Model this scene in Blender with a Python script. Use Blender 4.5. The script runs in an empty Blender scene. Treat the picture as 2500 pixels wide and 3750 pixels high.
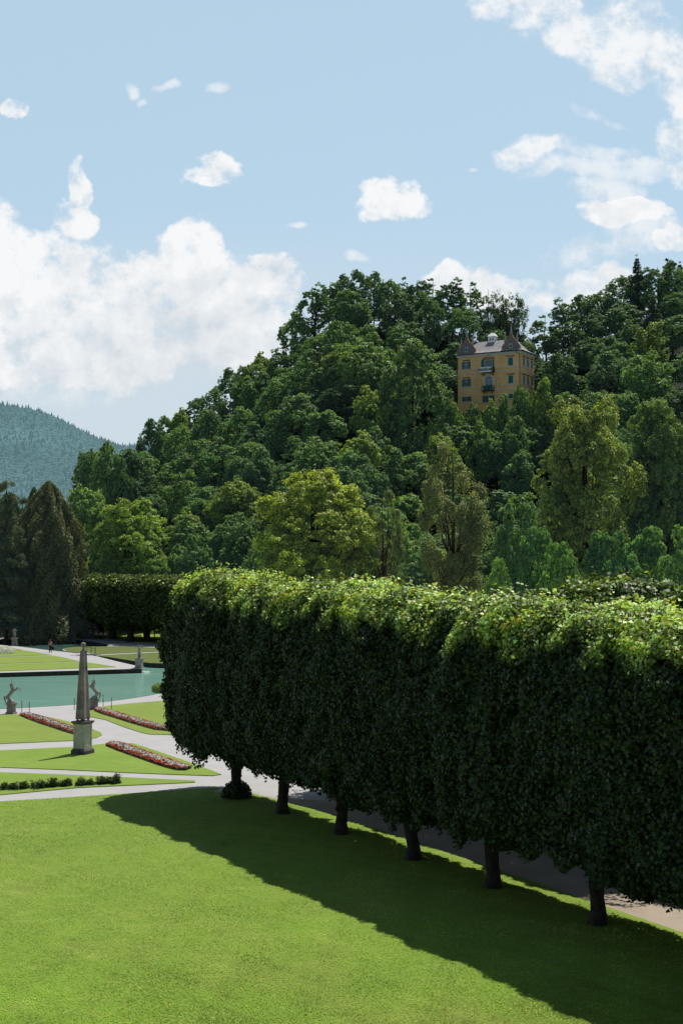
import bpy, bmesh, math, random
import numpy as np
from mathutils import Vector, Matrix
from mathutils.geometry import tessellate_polygon
random.seed(7); RS = np.random.RandomState(7)
scn = bpy.context.scene; col = scn.collection
R = math.radians

# ------------------------------------------------------------------ camera
F, CH, PIT = 4900.0, 12.0, math.atan(186/4900.0)
cam = bpy.data.objects.new('camera', bpy.data.cameras.new('camera')); col.objects.link(cam)
cam.location = (0, 0, CH); cam.rotation_euler = (R(90)+PIT, 0, 0)
cam.data.sensor_fit = 'HORIZONTAL'; cam.data.sensor_width = 36; cam.data.lens = 36*F/2500
cam.data.clip_start = .5; cam.data.clip_end = 20000
scn.camera = cam
cP, sP = math.cos(PIT), math.sin(PIT)
def tana(x, y):                       # photo pixel -> (X/Y, Z/Y) slopes
    v = 1875-y; d = F*cP - v*sP
    return (x-1250)/d, (F*sP+v*cP)/d
def G(x, y, z=0.0):                   # ground point
    a, b = tana(x, y); Y = (z-CH)/b
    return (a*Y, Y)
def A(cx, cy, z=0.0): return G(cx*.57398, 2250+cy*.57398, z)
def B(cx, cy, z=0.0): return G(cx*.42092, 2260+cy*.42092, z)
DS = 2500/1568.0
def pmx(Y): return F/Y                # source px per metre (approx.)

# ------------------------------------------------------------------ tags
def tag(o, label=None, cat=None, group=None, kind=None):
    if label: o['label'] = label
    if cat: o['category'] = cat
    if group: o['group'] = group
    if kind: o['kind'] = kind
    return o
def thing(name, label, cat, loc=(0,0,0), rz=0, group=None):
    o = bpy.data.objects.new(name, None); col.objects.link(o)
    o.location = loc; o.rotation_euler = (0,0,rz); o.empty_display_size = .2
    return tag(o, label, cat, group)
def kids(o): return [c for c in o.children]
def copy_tree(o, parent=None):
    c = o.copy(); col.objects.link(c); c.parent = parent
    for k in list(o.children): copy_tree(k, c)
    return c

# ------------------------------------------------------------------ materials
class NT:
    def __init__(s, tree): s.t = tree; s.n = tree.nodes; s.l = tree.links
    def node(s, typ, **kw):
        n = s.n.new(typ)
        for k, v in kw.items(): setattr(n, k, v)
        return n
    def link(s, a, b): s.l.new(a, b)
    def put(s, sock, v):
        if v is None: return
        if hasattr(v, 'is_output'): s.l.new(v, sock)
        else: sock.default_value = v
    def math(s, op, a, b=None, c=None, clamp=False):
        n = s.node('ShaderNodeMath', operation=op); n.use_clamp = clamp
        s.put(n.inputs[0], a); s.put(n.inputs[1], b); s.put(n.inputs[2], c); return n.outputs[0]
    def vmath(s, op, a, b=None):
        n = s.node('ShaderNodeVectorMath', operation=op)
        s.put(n.inputs[0], a); s.put(n.inputs[1], b)
        return n.outputs['Value'] if op in ('LENGTH','DOT_PRODUCT') else n.outputs[0]
    def ramp(s, f, a, b, c=0.0, d=1.0, smooth=True):
        n = s.node('ShaderNodeMapRange'); n.interpolation_type = 'SMOOTHSTEP' if smooth else 'LINEAR'
        s.put(n.inputs[0], f)
        for i, v in enumerate((a, b, c, d)): s.put(n.inputs[i+1], v)
        return n.outputs[0]
    def mix(s, f, a, b, mode='MIX'):
        n = s.node('ShaderNodeMix', data_type='RGBA', blend_type=mode)
        s.put(n.inputs[0], f)
        for sock, v in ((n.inputs[6], a), (n.inputs[7], b)):
            if isinstance(v, tuple) and len(v) == 3: v = v+(1,)
            s.put(sock, v)
        return n.outputs[2]
    def noise(s, vec, scale, detail=4, rough=.55, dist=0):
        n = s.node('ShaderNodeTexNoise'); s.put(n.inputs['Vector'], vec)
        n.inputs['Scale'].default_value = scale; n.inputs['Detail'].default_value = detail
        n.inputs['Roughness'].default_value = rough; n.inputs['Distortion'].default_value = dist
        return n.outputs[0]
def new_mat(name):
    m = bpy.data.materials.new(name); m.use_nodes = True
    t = NT(m.node_tree); bs = t.n['Principled BSDF']
    return m, t, bs
def mat_plain(name, c, rough=.8, c2=None, scale=4, bump=0, metallic=0, spec=.3, bscale=None, lo=.35, hi=.65):
    m, t, bs = new_mat(name)
    tc = t.node('ShaderNodeTexCoord').outputs['Object']
    if c2:
        f = t.ramp(t.noise(tc, scale, 6, .62), lo, hi)
        t.put(bs.inputs['Base Color'], t.mix(f, c, c2))
    else: bs.inputs['Base Color'].default_value = tuple(c)+(1,)
    bs.inputs['Roughness'].default_value = rough; bs.inputs['Metallic'].default_value = metallic
    bs.inputs['Specular IOR Level'].default_value = spec
    if bump:
        b = t.node('ShaderNodeBump'); b.inputs['Strength'].default_value = bump; b.inputs['Distance'].default_value = .05
        t.put(b.inputs['Height'], t.noise(tc, bscale or scale*5, 5, .6)); t.link(b.outputs[0], bs.inputs['Normal'])
    return m
def mat_leaf(name, c, trans=.35, spec=.35, rough=.5, hue_trans=(1.5,1.35,.35), haze=0):
    m, t, bs = new_mat(name)
    at = t.node('ShaderNodeAttribute', attribute_name='tint').outputs['Color']
    oi = t.node('ShaderNodeObjectInfo').outputs['Color']
    base = t.mix(1.0, t.mix(1.0, c, at, 'MULTIPLY'), oi, 'MULTIPLY')
    t.put(bs.inputs['Base Color'], base)
    bs.inputs['Roughness'].default_value = rough; bs.inputs['Specular IOR Level'].default_value = spec
    if haze: bs.inputs['Emission Color'].default_value = (.45,.72,1,1); bs.inputs['Emission Strength'].default_value = haze  # faint blue glow in the leaves stands in for aerial haze
    tr = t.node('ShaderNodeBsdfTranslucent'); t.put(tr.inputs[0], t.mix(1.0, base, hue_trans, 'MULTIPLY'))
    mx = t.node('ShaderNodeMixShader'); mx.inputs[0].default_value = trans
    t.link(bs.outputs[0], mx.inputs[1]); t.link(tr.outputs[0], mx.inputs[2])
    t.link(mx.outputs[0], t.n['Material Output'].inputs[0])
    return m

M = {}
def grass_mat(name, c1, c2, c3, specks=True, yel=.5):
    m, t, bs = new_mat(name)
    pos = t.node('ShaderNodeNewGeometry').outputs['Position']
    big = t.ramp(t.noise(pos, .22, 4, .6), .35, .65)
    mid = t.ramp(t.noise(pos, 1.7, 5, .7), .3, .7)
    fine = t.ramp(t.noise(pos, 16, 4, .8), .3, .7)
    vf = t.ramp(t.noise(pos, 60, 2, .7), .3, .75)
    base = t.mix(big, c1, c2)
    st = t.node('ShaderNodeMapping'); t.link(pos, st.inputs[0]); st.inputs['Rotation'].default_value = (0,0,.5); st.inputs['Scale'].default_value = (.8,1.9,1)
    m2 = t.ramp(t.noise(st.outputs[0], .9, 6, .75), .33, .67)
    dry = t.ramp(t.noise(st.outputs[0], .55, 6, .8, .6), .52, .72)
    base = t.mix(t.math('MULTIPLY', mid, .6), base, c3)
    base = t.mix(t.math('MULTIPLY', m2, .55), base, tuple(x*k for x, k in zip(c1, (.72,.80,.9))))
    base = t.mix(t.math('MULTIPLY', dry, .5), base, (c2[0]*1.45, c2[1]*1.12, c2[2]*2.6))
    base = t.mix(t.math('MULTIPLY', fine, .28), base, tuple(x*.55 for x in c1))
    base = t.mix(t.math('MULTIPLY', vf, .25), base, (c2[0]*1.4, c2[1]*1.25, c2[2]*2))
    if specks:
        v = t.node('ShaderNodeTexVoronoi'); t.put(v.inputs['Vector'], pos); v.inputs['Scale'].default_value = 2.6
        clus = t.ramp(t.noise(pos, .35, 3), .52, .66)
        dot = t.math('MULTIPLY', t.math('LESS_THAN', v.outputs['Distance'], .07), clus)
        rnd = t.node('ShaderNodeSeparateColor'); t.link(v.outputs['Color'], rnd.inputs[0])
        base = t.mix(t.math('MULTIPLY', dot, t.math('GREATER_THAN', rnd.outputs[0], .45)), base, (.42, .36, .04))
    t.put(bs.inputs['Base Color'], base); bs.inputs['Roughness'].default_value = .9
    bs.inputs['Specular IOR Level'].default_value = .15
    b = t.node('ShaderNodeBump'); b.inputs['Strength'].default_value = .55; b.inputs['Distance'].default_value = .06
    t.put(b.inputs['Height'], t.noise(pos, 22, 5, .8)); t.link(b.outputs[0], bs.inputs['Normal'])
    return m
M['grass'] = grass_mat('lawn_grass', (.175,.285,.030), (.235,.335,.046), (.19,.255,.046))
M['grass_far'] = grass_mat('parterre_grass', (.19,.275,.036), (.25,.325,.055), (.17,.225,.042))
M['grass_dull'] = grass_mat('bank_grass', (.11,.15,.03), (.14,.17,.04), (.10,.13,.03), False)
def gravel(name, c1, c2, c3):
    m, t, bs = new_mat(name)
    pos = t.node('ShaderNodeNewGeometry').outputs['Position']
    a = t.ramp(t.noise(pos, .5, 5, .65), .35, .65); f = t.ramp(t.noise(pos, 14, 4, .8), .3, .7)
    g = t.ramp(t.noise(pos, 55, 2, .8), .3, .7)
    base = t.mix(a, c1, c2); base = t.mix(t.math('MULTIPLY', f, .5), base, c3)
    base = t.mix(t.math('MULTIPLY', g, .25), base, tuple(x*.5 for x in c3))
    t.put(bs.inputs['Base Color'], base); bs.inputs['Roughness'].default_value = .95
    bs.inputs['Specular IOR Level'].default_value = .1
    b = t.node('ShaderNodeBump'); b.inputs['Strength'].default_value = .4; b.inputs['Distance'].default_value = .03
    t.put(b.inputs['Height'], t.noise(pos, 30, 4, .8)); t.link(b.outputs[0], bs.inputs['Normal'])
    return m
M['gravel'] = gravel('gravel', (.47,.455,.44), (.42,.41,.40), (.37,.36,.35))
M['dirt'] = gravel('path_dirt', (.44,.37,.285), (.36,.30,.23), (.28,.235,.18))
M['earth'] = mat_plain('bank_wall', (.045,.042,.038), .95, (.02,.022,.015), 2.5, .6)
M['stone'] = mat_plain('weathered_stone', (.30,.255,.22), .9, (.16,.13,.12), 3, .5)
M['stone_dark'] = mat_plain('dark_stone', (.13,.11,.10), .9, (.05,.045,.045), 5, .5)
M['stone_pale'] = mat_plain('pale_stone', (.48,.46,.41), .85, (.36,.34,.29), 4, .3)
M['statue'] = mat_plain('statue_stone', (.40,.35,.30), .85, (.17,.15,.14), 6, .35)
M['obelisk'] = mat_plain('obelisk_stone', (.30,.245,.22), .9, (.12,.10,.10), 1.6, .6, bscale=14, lo=.3, hi=.7)
M['iron'] = mat_plain('black_iron', (.012,.02,.018), .6)
M['chain'] = mat_plain('chain_metal', (.25,.28,.26), .5)
M['bark'] = mat_plain('bark', (.045,.034,.026), .95, (.018,.014,.011), 3, 1.0, bscale=9)
M['bark_far'] = mat_plain('forest_bark', (.07,.058,.045), .95, (.03,.025,.02), 1.5)
M['soil'] = mat_plain('bed_soil', (.03,.022,.016), .95)
M['forest_floor'] = mat_plain('forest_floor', (.02,.035,.012), .95, (.012,.018,.008), .3)
M['lime'] = mat_leaf('lime_leaf', (.031,.060,.019), .30, .30, .45, (1.45,1.2,.5))
M['lime_far'] = mat_leaf('far_lime_leaf', (.040,.068,.022), .22, .15, .6)
M['tree'] = mat_leaf('forest_leaf', (.122,.198,.062), .42, .34, .5, (1.45,1.35,.5), haze=.012)  # haze glow also lifts the dark hill crowns
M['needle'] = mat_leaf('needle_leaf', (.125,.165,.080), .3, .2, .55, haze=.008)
M['blade'] = mat_leaf('grass_blade', (.205,.335,.040), .35, .1, .8)
M['shrub'] = mat_leaf('shrub_leaf', (.022,.055,.014), .25, .3, .5)

# ------------------------------------------------------------------ mesh helpers
class MB:
    def __init__(s): s.v = []; s.f = []; s.sm = []
    def add(s, vs, fs, smooth=False):
        o = len(s.v); s.v += [tuple(v) for v in vs]; s.f += [tuple(i+o for i in f) for f in fs]; s.sm += [smooth]*len(fs)
    def box(s, x0, x1, y0, y1, z0, z1):
        s.add([(x,y,z) for z in (z0,z1) for y in (y0,y1) for x in (x0,x1)],
              [(0,2,3,1),(4,5,7,6),(0,1,5,4),(2,6,7,3),(0,4,6,2),(1,3,7,5)])
    def frustum(s, w0, d0, z0, w1, d1, z1, cx=0, cy=0):
        vs = [(cx+sx*w0/2, cy+sy*d0/2, z0) for sx, sy in ((-1,-1),(1,-1),(1,1),(-1,1))] + \
             [(cx+sx*w1/2, cy+sy*d1/2, z1) for sx, sy in ((-1,-1),(1,-1),(1,1),(-1,1))]
        s.add(vs, [(3,2,1,0),(4,5,6,7)]+[(i,(i+1)%4,(i+1)%4+4,i+4) for i in range(4)])
    def tube(s, pts, rad, n=8, smooth=True):
        pts = [Vector(p) for p in pts]; rings = []
        ref = Vector((.3,.2,1)).normalized()
        for i, p in enumerate(pts):
            d = (pts[min(i+1,len(pts)-1)]-pts[max(i-1,0)])
            if d.length < 1e-9: d = Vector((0,0,1))
            d.normalize(); a = d.cross(ref)
            if a.length < .1: a = d.cross(Vector((1,0,0)))
            a.normalize(); b = d.cross(a)
            r = rad[i] if hasattr(rad, '__len__') else rad
            rings.append([p+(a*math.cos(t)+b*math.sin(t))*r for t in [2*math.pi*k/n for k in range(n)]])
        vs = [v for r in rings for v in r]; fs = []
        for i in range(len(pts)-1):
            for k in range(n): fs.append((i*n+k, i*n+(k+1)%n, (i+1)*n+(k+1)%n, (i+1)*n+k))
        fs.append(tuple(range(n))[::-1]); fs.append(tuple((len(pts)-1)*n+k for k in range(n)))
        s.add(vs, fs, smooth)
    def lathe(s, prof, n=16, c=(0,0,0), smooth=True, sx=1, sy=1):
        vs = []
        for r, z in prof: vs += [(c[0]+sx*r*math.cos(2*math.pi*k/n), c[1]+sy*r*math.sin(2*math.pi*k/n), c[2]+z) for k in range(n)]
        fs = [(i*n+k, i*n+(k+1)%n, (i+1)*n+(k+1)%n, (i+1)*n+k) for i in range(len(prof)-1) for k in range(n)]
        fs += [tuple(range(n))[::-1], tuple((len(prof)-1)*n+k for k in range(n))]
        s.add(vs, fs, smooth)
    def ball(s, c, r, n=14, m=9, sz=1):
        s.lathe([(max(.001, r*math.sin(math.pi*i/m)), -r*sz*math.cos(math.pi*i/m)) for i in range(m+1)], n, c)
    def prism(s, pts, y0, y1, plane='xz'):   # outline in xz extruded along y
        n = len(pts); vs = [(x, y0, z) for x, z in pts] + [(x, y1, z) for x, z in pts]
        tri = tessellate_polygon([[Vector((x, z, 0)) for x, z in pts]])
        fs = [tuple(t) for t in tri] + [tuple(i+n for i in reversed(t)) for t in tri]
        fs += [(i, (i+1)%n, (i+1)%n+n, i+n) for i in range(n)]
        s.add(vs, fs)
    def build(s, name, mat, parent=None, loc=None):
        me = bpy.data.meshes.new(name); me.from_pydata(s.v, [], s.f); me.materials.append(mat)
        me.polygons.foreach_set('use_smooth', s.sm)
        bm = bmesh.new(); bm.from_mesh(me); bmesh.ops.recalc_face_normals(bm, faces=bm.faces); bm.to_mesh(me); bm.free()
        o = bpy.data.objects.new(name, me); col.objects.link(o)
        if parent: o.parent = parent
        if loc: o.location = loc
        return o

def leaf_mesh(name, C, Nn, L, W, tint, mat, fold=.18, hang=.6):
    n = len(C); C = np.asarray(C, np.float32); Nn = np.asarray(Nn, np.float32)
    Nn = Nn/np.maximum(np.linalg.norm(Nn, axis=1, keepdims=True), 1e-6)
    rv = RS.normal(size=(n,3)).astype(np.float32); rv[:,2] -= hang
    T = rv-(rv*Nn).sum(1, keepdims=True)*Nn; T /= np.maximum(np.linalg.norm(T, axis=1, keepdims=True), 1e-6)
    Bt = np.cross(Nn, T)
    L = np.broadcast_to(np.asarray(L, np.float32).reshape(-1,1), (n,1)); W = np.broadcast_to(np.asarray(W, np.float32).reshape(-1,1), (n,1))
    k = T*L*.08
    v = np.stack([C-T*L*.5, C-k+Bt*W*.5+Nn*W*fold, C+T*L*.5, C-k-Bt*W*.5+Nn*W*fold], 1).reshape(-1,3)
    me = bpy.data.meshes.new(name)
    me.vertices.add(4*n); me.vertices.foreach_set('co', v.astype(np.float32).ravel())
    me.loops.add(4*n); me.loops.foreach_set('vertex_index', np.arange(4*n, dtype=np.int32))
    me.polygons.add(n); me.polygons.foreach_set('loop_start', np.arange(0, 4*n, 4, dtype=np.int32))
    me.update(calc_edges=True)
    at = me.color_attributes.new('tint', 'FLOAT_COLOR', 'POINT')
    t4 = np.ones((n,4), np.float32); t4[:,:3] = tint
    at.data.foreach_set('color', np.repeat(t4, 4, axis=0).ravel())
    me.materials.append(mat)
    return me
def obj_me(name, me, parent=None, loc=None):
    o = bpy.data.objects.new(name, me); col.objects.link(o)
    if parent: o.parent = parent
    if loc is not None: o.location = loc
    return o

# low-frequency 3D noise by random sines
class SN:
    def __init__(s, seed, f, n=10):
        r = np.random.RandomState(seed); s.k = r.normal(size=(n,3))*f; s.p = r.uniform(0,6.28,n)
    def __call__(s, P): return np.sin(P@s.k.T+s.p).mean(1)*2.0

# ------------------------------------------------------------------ flat ground sheets
def sheet(name, pts, z, mat, skirt=0, holes=(), kind='structure'):
    loops = [list(pts)]+[list(h) for h in holes]
    allp = [p for l in loops for p in l]
    tri = tessellate_polygon([[Vector((p[0], p[1], 0)) for p in l] for l in loops])
    vs = [(p[0], p[1], z) for p in allp]; fs = []
    for t in tri:
        a, b, c = (Vector(vs[i]) for i in t)
        fs.append(tuple(t) if (b-a).cross(c-a).z > 0 else tuple(reversed(t)))
    if skirt:
        off = len(vs); vs += [(p[0], p[1], z-skirt) for p in allp]; k = 0
        for l in loops:
            n = len(l)
            for i in range(n): fs.append((k+i, k+(i+1)%n, off+k+(i+1)%n, off+k+i))
            k += n
    me = bpy.data.meshes.new(name); me.from_pydata(vs, [], fs); me.materials.append(mat)
    o = bpy.data.objects.new(name, me); col.objects.link(o); o['kind'] = kind
    return o
def smooth_line(p, n=4, closed=False):
    out = []; N = len(p)
    for i in range(N if closed else N-1):
        p0, p1, p2, p3 = (p[(i-1)%N] if closed or i else p[0]), p[i], p[(i+1)%N], (p[(i+2)%N] if closed or i < N-2 else p[-1])
        for k in range(n):
            t = k/n
            out.append(tuple(.5*((2*b)+(-a+c)*t+(2*a-5*b+4*c-d)*t*t+(-a+3*b-3*c+d)*t**3) for a, b, c, d in zip(p0, p1, p2, p3)))
    if not closed: out.append(tuple(p[-1]))
    return out

sheet('ground', [(-6000,-400),(6000,-400),(6000,9000),(-6000,9000)], -1.3, M['forest_floor'])
pool_near = smooth_line([A(-350,618), A(0,605), A(250,592), A(470,578), A(600,566), A(760,548), A(900,528), A(1000,510), A(1080,492), A(1180,455), A(1260,405), A(1270,350)])
pool = pool_near + [A(1180,322), A(1070,318), A(960,314), A(870,303), A(740,283), A(620,264), A(520,249), A(430,240), A(400,230), A(402,219), A(480,208), A(680,206), A(692,195), A(600,176), A(480,163), A(350,158), A(180,163), A(0,166), A(-350,172)]
land = sheet('gravel_ground', [(-500,-80),(500,-80),(500,520),(-500,520)], 0, M['gravel'], holes=[pool])
# wall round the pool
wb = MB(); n = len(pool)
for i in range(n):
    a, b = pool[i], pool[(i+1)%n]; wb.add([(a[0],a[1],.02),(b[0],b[1],.02),(b[0],b[1],-1.2),(a[0],a[1],-1.2)], [(0,1,2,3)])
tag(wb.build('pool_wall', M['earth']), 'dark stone wall lining the edge of the turquoise pond', 'wall')
wm, t, bs = new_mat('pond_water')
pos = t.node('ShaderNodeNewGeometry').outputs['Position']
st = t.node('ShaderNodeMapping'); t.link(pos, st.inputs[0]); st.inputs['Scale'].default_value = (.25, .8, 1)
rip = t.ramp(t.noise(st.outputs[0], .45, 5, .65), .52, .70)
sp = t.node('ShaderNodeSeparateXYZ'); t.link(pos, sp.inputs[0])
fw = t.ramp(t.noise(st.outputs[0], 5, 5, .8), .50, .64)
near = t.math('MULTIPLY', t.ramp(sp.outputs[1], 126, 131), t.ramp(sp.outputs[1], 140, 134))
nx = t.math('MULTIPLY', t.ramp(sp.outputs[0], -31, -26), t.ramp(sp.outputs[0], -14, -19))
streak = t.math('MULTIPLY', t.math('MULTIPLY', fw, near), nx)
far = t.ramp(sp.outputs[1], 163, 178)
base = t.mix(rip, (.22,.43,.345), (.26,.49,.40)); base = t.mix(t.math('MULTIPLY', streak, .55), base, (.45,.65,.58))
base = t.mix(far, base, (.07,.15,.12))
t.put(bs.inputs['Base Color'], base); bs.inputs['Roughness'].default_value = .10; bs.inputs['Specular IOR Level'].default_value = .3
bm_ = t.node('ShaderNodeBump'); bm_.inputs['Strength'].default_value = .35; bm_.inputs['Distance'].default_value = .05
t.put(bm_.inputs['Height'], t.noise(pos, 2.2, 4, .65)); t.link(bm_.outputs[0], bs.inputs['Normal'])
M['water'] = wm
WZ = -.5
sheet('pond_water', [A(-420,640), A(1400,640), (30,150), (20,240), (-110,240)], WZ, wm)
# island terrace in the pond
isl = [A(-330,383), A(905,347), A(884,332), A(850,324), A(740,299), A(620,268), A(520,252), A(440,243), A(310,229), A(200,215), A(95,203), A(60,201), A(-60,190), A(-330,192)]
sheet('island_terrace', isl, .0, M['gravel'])
wb = MB(); n = len(isl)
for i in range(n):
    a, b = isl[i], isl[(i+1)%n]; wb.add([(a[0],a[1],-.01),(b[0],b[1],-.01),(b[0],b[1],-1.2),(a[0],a[1],-1.2)], [(0,1,2,3)])
tag(wb.build('island_wall', M['earth']), 'dark mossy stone wall facing the island terrace', 'wall')

# tree row frame
T1 = (-5.34, 68.7)
def P(s, n): return (T1[0]+.5*s-.866*n, T1[1]-.866*s-.5*n)
def lawn(name, pts, mat='grass', z=.045): return sheet(name, pts, z, M[mat], skirt=.06)
lawn('lawn', smooth_line([A(-400,1232), A(0,1200), A(320,1181), A(640,1160), A(1000,1136), A(1380,1110), P(-2.2,.3), P(-.5,-1.2)], 4)+[P(5,-1.8), P(12,-1.95), P(30,-1.7), P(60,-1.6), P(110,-1.6), (-300,-60), (-300,60)])
lawn('side_lawn', [A(-400,648), A(0,645), A(150,640), A(220,641), A(330,663), A(480,698), A(570,728), A(640,757), A(652,772), A(620,789), A(560,800), A(470,809), A(0,829), A(-400,846)], 'grass_far')
lawn('flower_lawn', [A(572,617), A(650,608), A(652,592), A(690,586), A(900,566), A(1070,552), A(1300,532), A(1600,505), A(1700,750), A(1250,768), A(1070,771), A(960,769), A(900,757), A(800,725), A(670,675), A(575,656)], 'grass_far')
lawn('obelisk_lawn', [A(-400,892), A(0,873), A(470,850), A(670,830), A(780,825), A(850,828), A(980,870), A(1200,945), A(1340,997), A(1412,1025), A(1360,1034), A(1100,1026), A(900,1018), A(400,995), A(0,980), A(-400,965)], 'grass')
lawn('wedge_lawn', [A(-400,1000), A(0,1013), (A(500,1031)), A(900,1050), A(1245,1066), A(1243,1076), A(900,1092), A(500,1110), A(0,1156), A(-400,1190)], 'grass')
for nm, c in (('a', [(-600,262),(0,260),(60,260),(200,290),(0,297),(-600,305)]), ('b', [(-600,312),(0,301),(215,293),(300,305),(450,333),(0,346),(-600,362)]),
              ('c', [(-600,366),(0,351),(470,339),(570,358),(685,386),(0,408),(-600,428)]), ('d', [(-600,440),(0,414),(695,391),(850,410),(1010,436),(500,455),(0,473),(-600,494)])):
    lawn('island_lawn', [B(*p) for p in c], 'grass_far')
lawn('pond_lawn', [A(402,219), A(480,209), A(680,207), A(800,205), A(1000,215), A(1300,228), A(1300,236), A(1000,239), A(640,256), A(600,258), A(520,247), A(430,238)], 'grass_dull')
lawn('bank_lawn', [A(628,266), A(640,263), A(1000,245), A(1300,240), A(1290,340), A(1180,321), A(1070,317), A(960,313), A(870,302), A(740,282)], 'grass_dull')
# far side of the pond: lawn strips either side of the shaded path
lawn('grove_lawn', [A(520,150), A(560,135), A(640,100), A(640,85), (-14,330), (60,330), (60,200), A(1400,205), A(1070,190), A(860,180), A(700,162), A(600,158)], 'grass_far')
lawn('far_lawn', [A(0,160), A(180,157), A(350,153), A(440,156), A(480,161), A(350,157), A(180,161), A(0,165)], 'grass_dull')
# gravel drive between the two rows, and the lawns behind them
sheet('dirt_path', [P(0,-1.3), P(110,-1.3), P(110,-5.3), P(12,-5.3), P(7,-6.5)], .006, M['dirt'])
lawn('back_lawn', [P(3,-5.6), P(9,-5.25), P(30,-5.25), P(110,-5.3), P(110,-60), P(-5,-60), P(-4,-20)], 'grass')

# ------------------------------------------------------------------ clipped lime rows
def hedge_crown(name, seed, nl, leaf, a0, a1, w, z0, z1, mat, open_side=.35, tip_lit_col=True, colored=1.0):
    rs = np.random.RandomState(seed)
    dims = np.array([(a1+a0)/2, w, (z1-z0)/2]); c = np.array([(a1-a0)/2, 0, (z0+z1)/2])
    ax, ay, az = dims
    wts = np.array([ay*az*open_side, ay*az*open_side, ax*az*1.0, ax*az*1.0, ax*ay*.8, ax*ay*1.5]); wts /= wts.sum()
    nin = int(nl*.14); ns = nl-nin
    face = rs.choice(6, ns, p=wts); q = rs.uniform(-1,1,(ns,3))
    for f in range(6): q[face==f, f//2] = -1 if f%2==0 else 1
    pw = np.where(q[:,2:3] > .3, 3.2, 5.0); k = (np.abs(q*np.where(q[:,2:3] > .3, np.array([[.50 if open_side < .9 else .88,1,1]]), np.array([[.78 if open_side < .9 else .93,1,1]])))**pw).sum(1, keepdims=True)**(-1/pw); q = q*k
    nrm = np.sign(q)*np.abs(q)**(pw-1)/dims; nrm /= np.linalg.norm(nrm, axis=1, keepdims=True)
    p = q*dims
    n1 = SN(seed+1, .8); n2 = SN(seed+2, 2.6); n3 = SN(seed+3, 5.5)
    disp = (.34-.16*np.clip(p[:,2]/az,0,1))*n1(p)+.20*n2(p)+.15*n3(p)
    ins = rs.exponential(.22, ns)
    # open spots in the lower part
    p = p + nrm*(disp-ins)[:,None] + rs.normal(size=(ns,3))*.05
    top = np.clip((p[:,2]/az-.63+.12*n2(p))/.28, 0, 1)
    hem = np.clip((-p[:,2]/az-.6)/.35, 0, 1); p[:,2] -= hem*np.clip(n3(p*.8)+.5*n2(p), -.3, 1.6)*.38
    shoot = (rs.uniform(size=ns) < .12*top) & (n3(p*1.0+9) > .25)
    p[shoot,2] += rs.uniform(.1,.55,shoot.sum())
    # keep the underside irregular
    nr = nrm*.9 + rs.normal(size=(ns,3))*.55 + np.array([0,0,.35])
    # thin spots
    hole = lambda q_: (SN(seed+6, 2.6, 12)(q_*np.array([1,0,1])) > np.interp(q_[:,2]/az, [-1,.25,.4], [.78,1.0,9]))
    thin = hole(p) & (rs.uniform(size=ns) < .93)
    p, nr, top = p[~thin], nr[~thin], top[~thin]
    pin = rs.uniform(-.82,.82,(nin,3))*dims; pin = pin[~hole(pin)]; nin = len(pin); nin_n = rs.normal(size=(nin,3))
    C = np.vstack([p, pin])+c; Nn = np.vstack([nr, nin_n]); top = np.concatenate([top, np.zeros(nin)])
    n = len(C)
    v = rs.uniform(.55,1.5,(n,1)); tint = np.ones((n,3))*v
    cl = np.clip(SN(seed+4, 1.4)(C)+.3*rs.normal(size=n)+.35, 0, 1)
    if tip_lit_col:
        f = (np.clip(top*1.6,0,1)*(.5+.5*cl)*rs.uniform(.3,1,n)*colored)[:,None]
        tint = tint*(1-f)+np.array([20,14.2,10])*f*v*(.45+.55*cl[:,None]*1.3)  # young growth tint, with the sunlit top band put into leaf colour
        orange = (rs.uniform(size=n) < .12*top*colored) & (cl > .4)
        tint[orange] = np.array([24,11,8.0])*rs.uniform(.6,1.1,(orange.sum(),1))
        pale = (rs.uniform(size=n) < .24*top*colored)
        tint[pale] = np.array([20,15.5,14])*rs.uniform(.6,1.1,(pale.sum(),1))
    sz = leaf*rs.uniform(.7,1.3,n)
    return leaf_mesh(name, C, Nn, sz*1.12, sz*1.0, tint, mat)
def hedge_trunk(name, seed, r=.24, h=8.0, lean=.1, n=10):
    rs = np.random.RandomState(seed); mb = MB()
    pts = [(0,0,-.1),(0.02,0,.12),(.03,.02,.5)]; rad = [r*1.7, r*1.3, r*1.05]
    x = y = 0
    for i, z in enumerate(np.arange(.9, h, .45)):
        x += rs.normal()*.03; y += rs.normal()*.03
        pts.append((x, y, z)); rad.append(r*(1-.085*i*.45/ .5*.9)*(1+rs.uniform(-.10,.16)) if i < 5 else max(.05, r*(1-z/h*.8)))
    mb.tube(pts, rad, 12)
    for i in range(9):
        z = 2.4+i*.6; a = rs.uniform(0,6.28); l = rs.uniform(1.2,2.2)
        p0 = Vector((x*.5, y*.5, z))
        mb.tube([p0, p0+Vector((math.cos(a)*l*.5, math.sin(a)*l*.5, .35)), p0+Vector((math.cos(a)*l, math.sin(a)*l, 1.0))], [.085,.06,.03], 6)
    for i in range(7):          # knots
        a = rs.uniform(0,6.28); z = rs.uniform(.5,2.0)
        mb.ball((math.cos(a)*r*.85, math.sin(a)*r*.85, z), rs.uniform(.06,.12), 7, 5)
    o = mb.build(name, M['bark'])
    return o
ROT = math.atan2(-.866, .5)        # local +x runs along the row towards the camera
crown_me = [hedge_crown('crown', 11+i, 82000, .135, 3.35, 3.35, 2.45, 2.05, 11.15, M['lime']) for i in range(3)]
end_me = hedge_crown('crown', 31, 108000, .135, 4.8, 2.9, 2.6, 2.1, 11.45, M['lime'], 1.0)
tr_o = [hedge_trunk('trunk', 50+i, .255) for i in range(3)]; tr_me = [o.data for o in tr_o]
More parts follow.
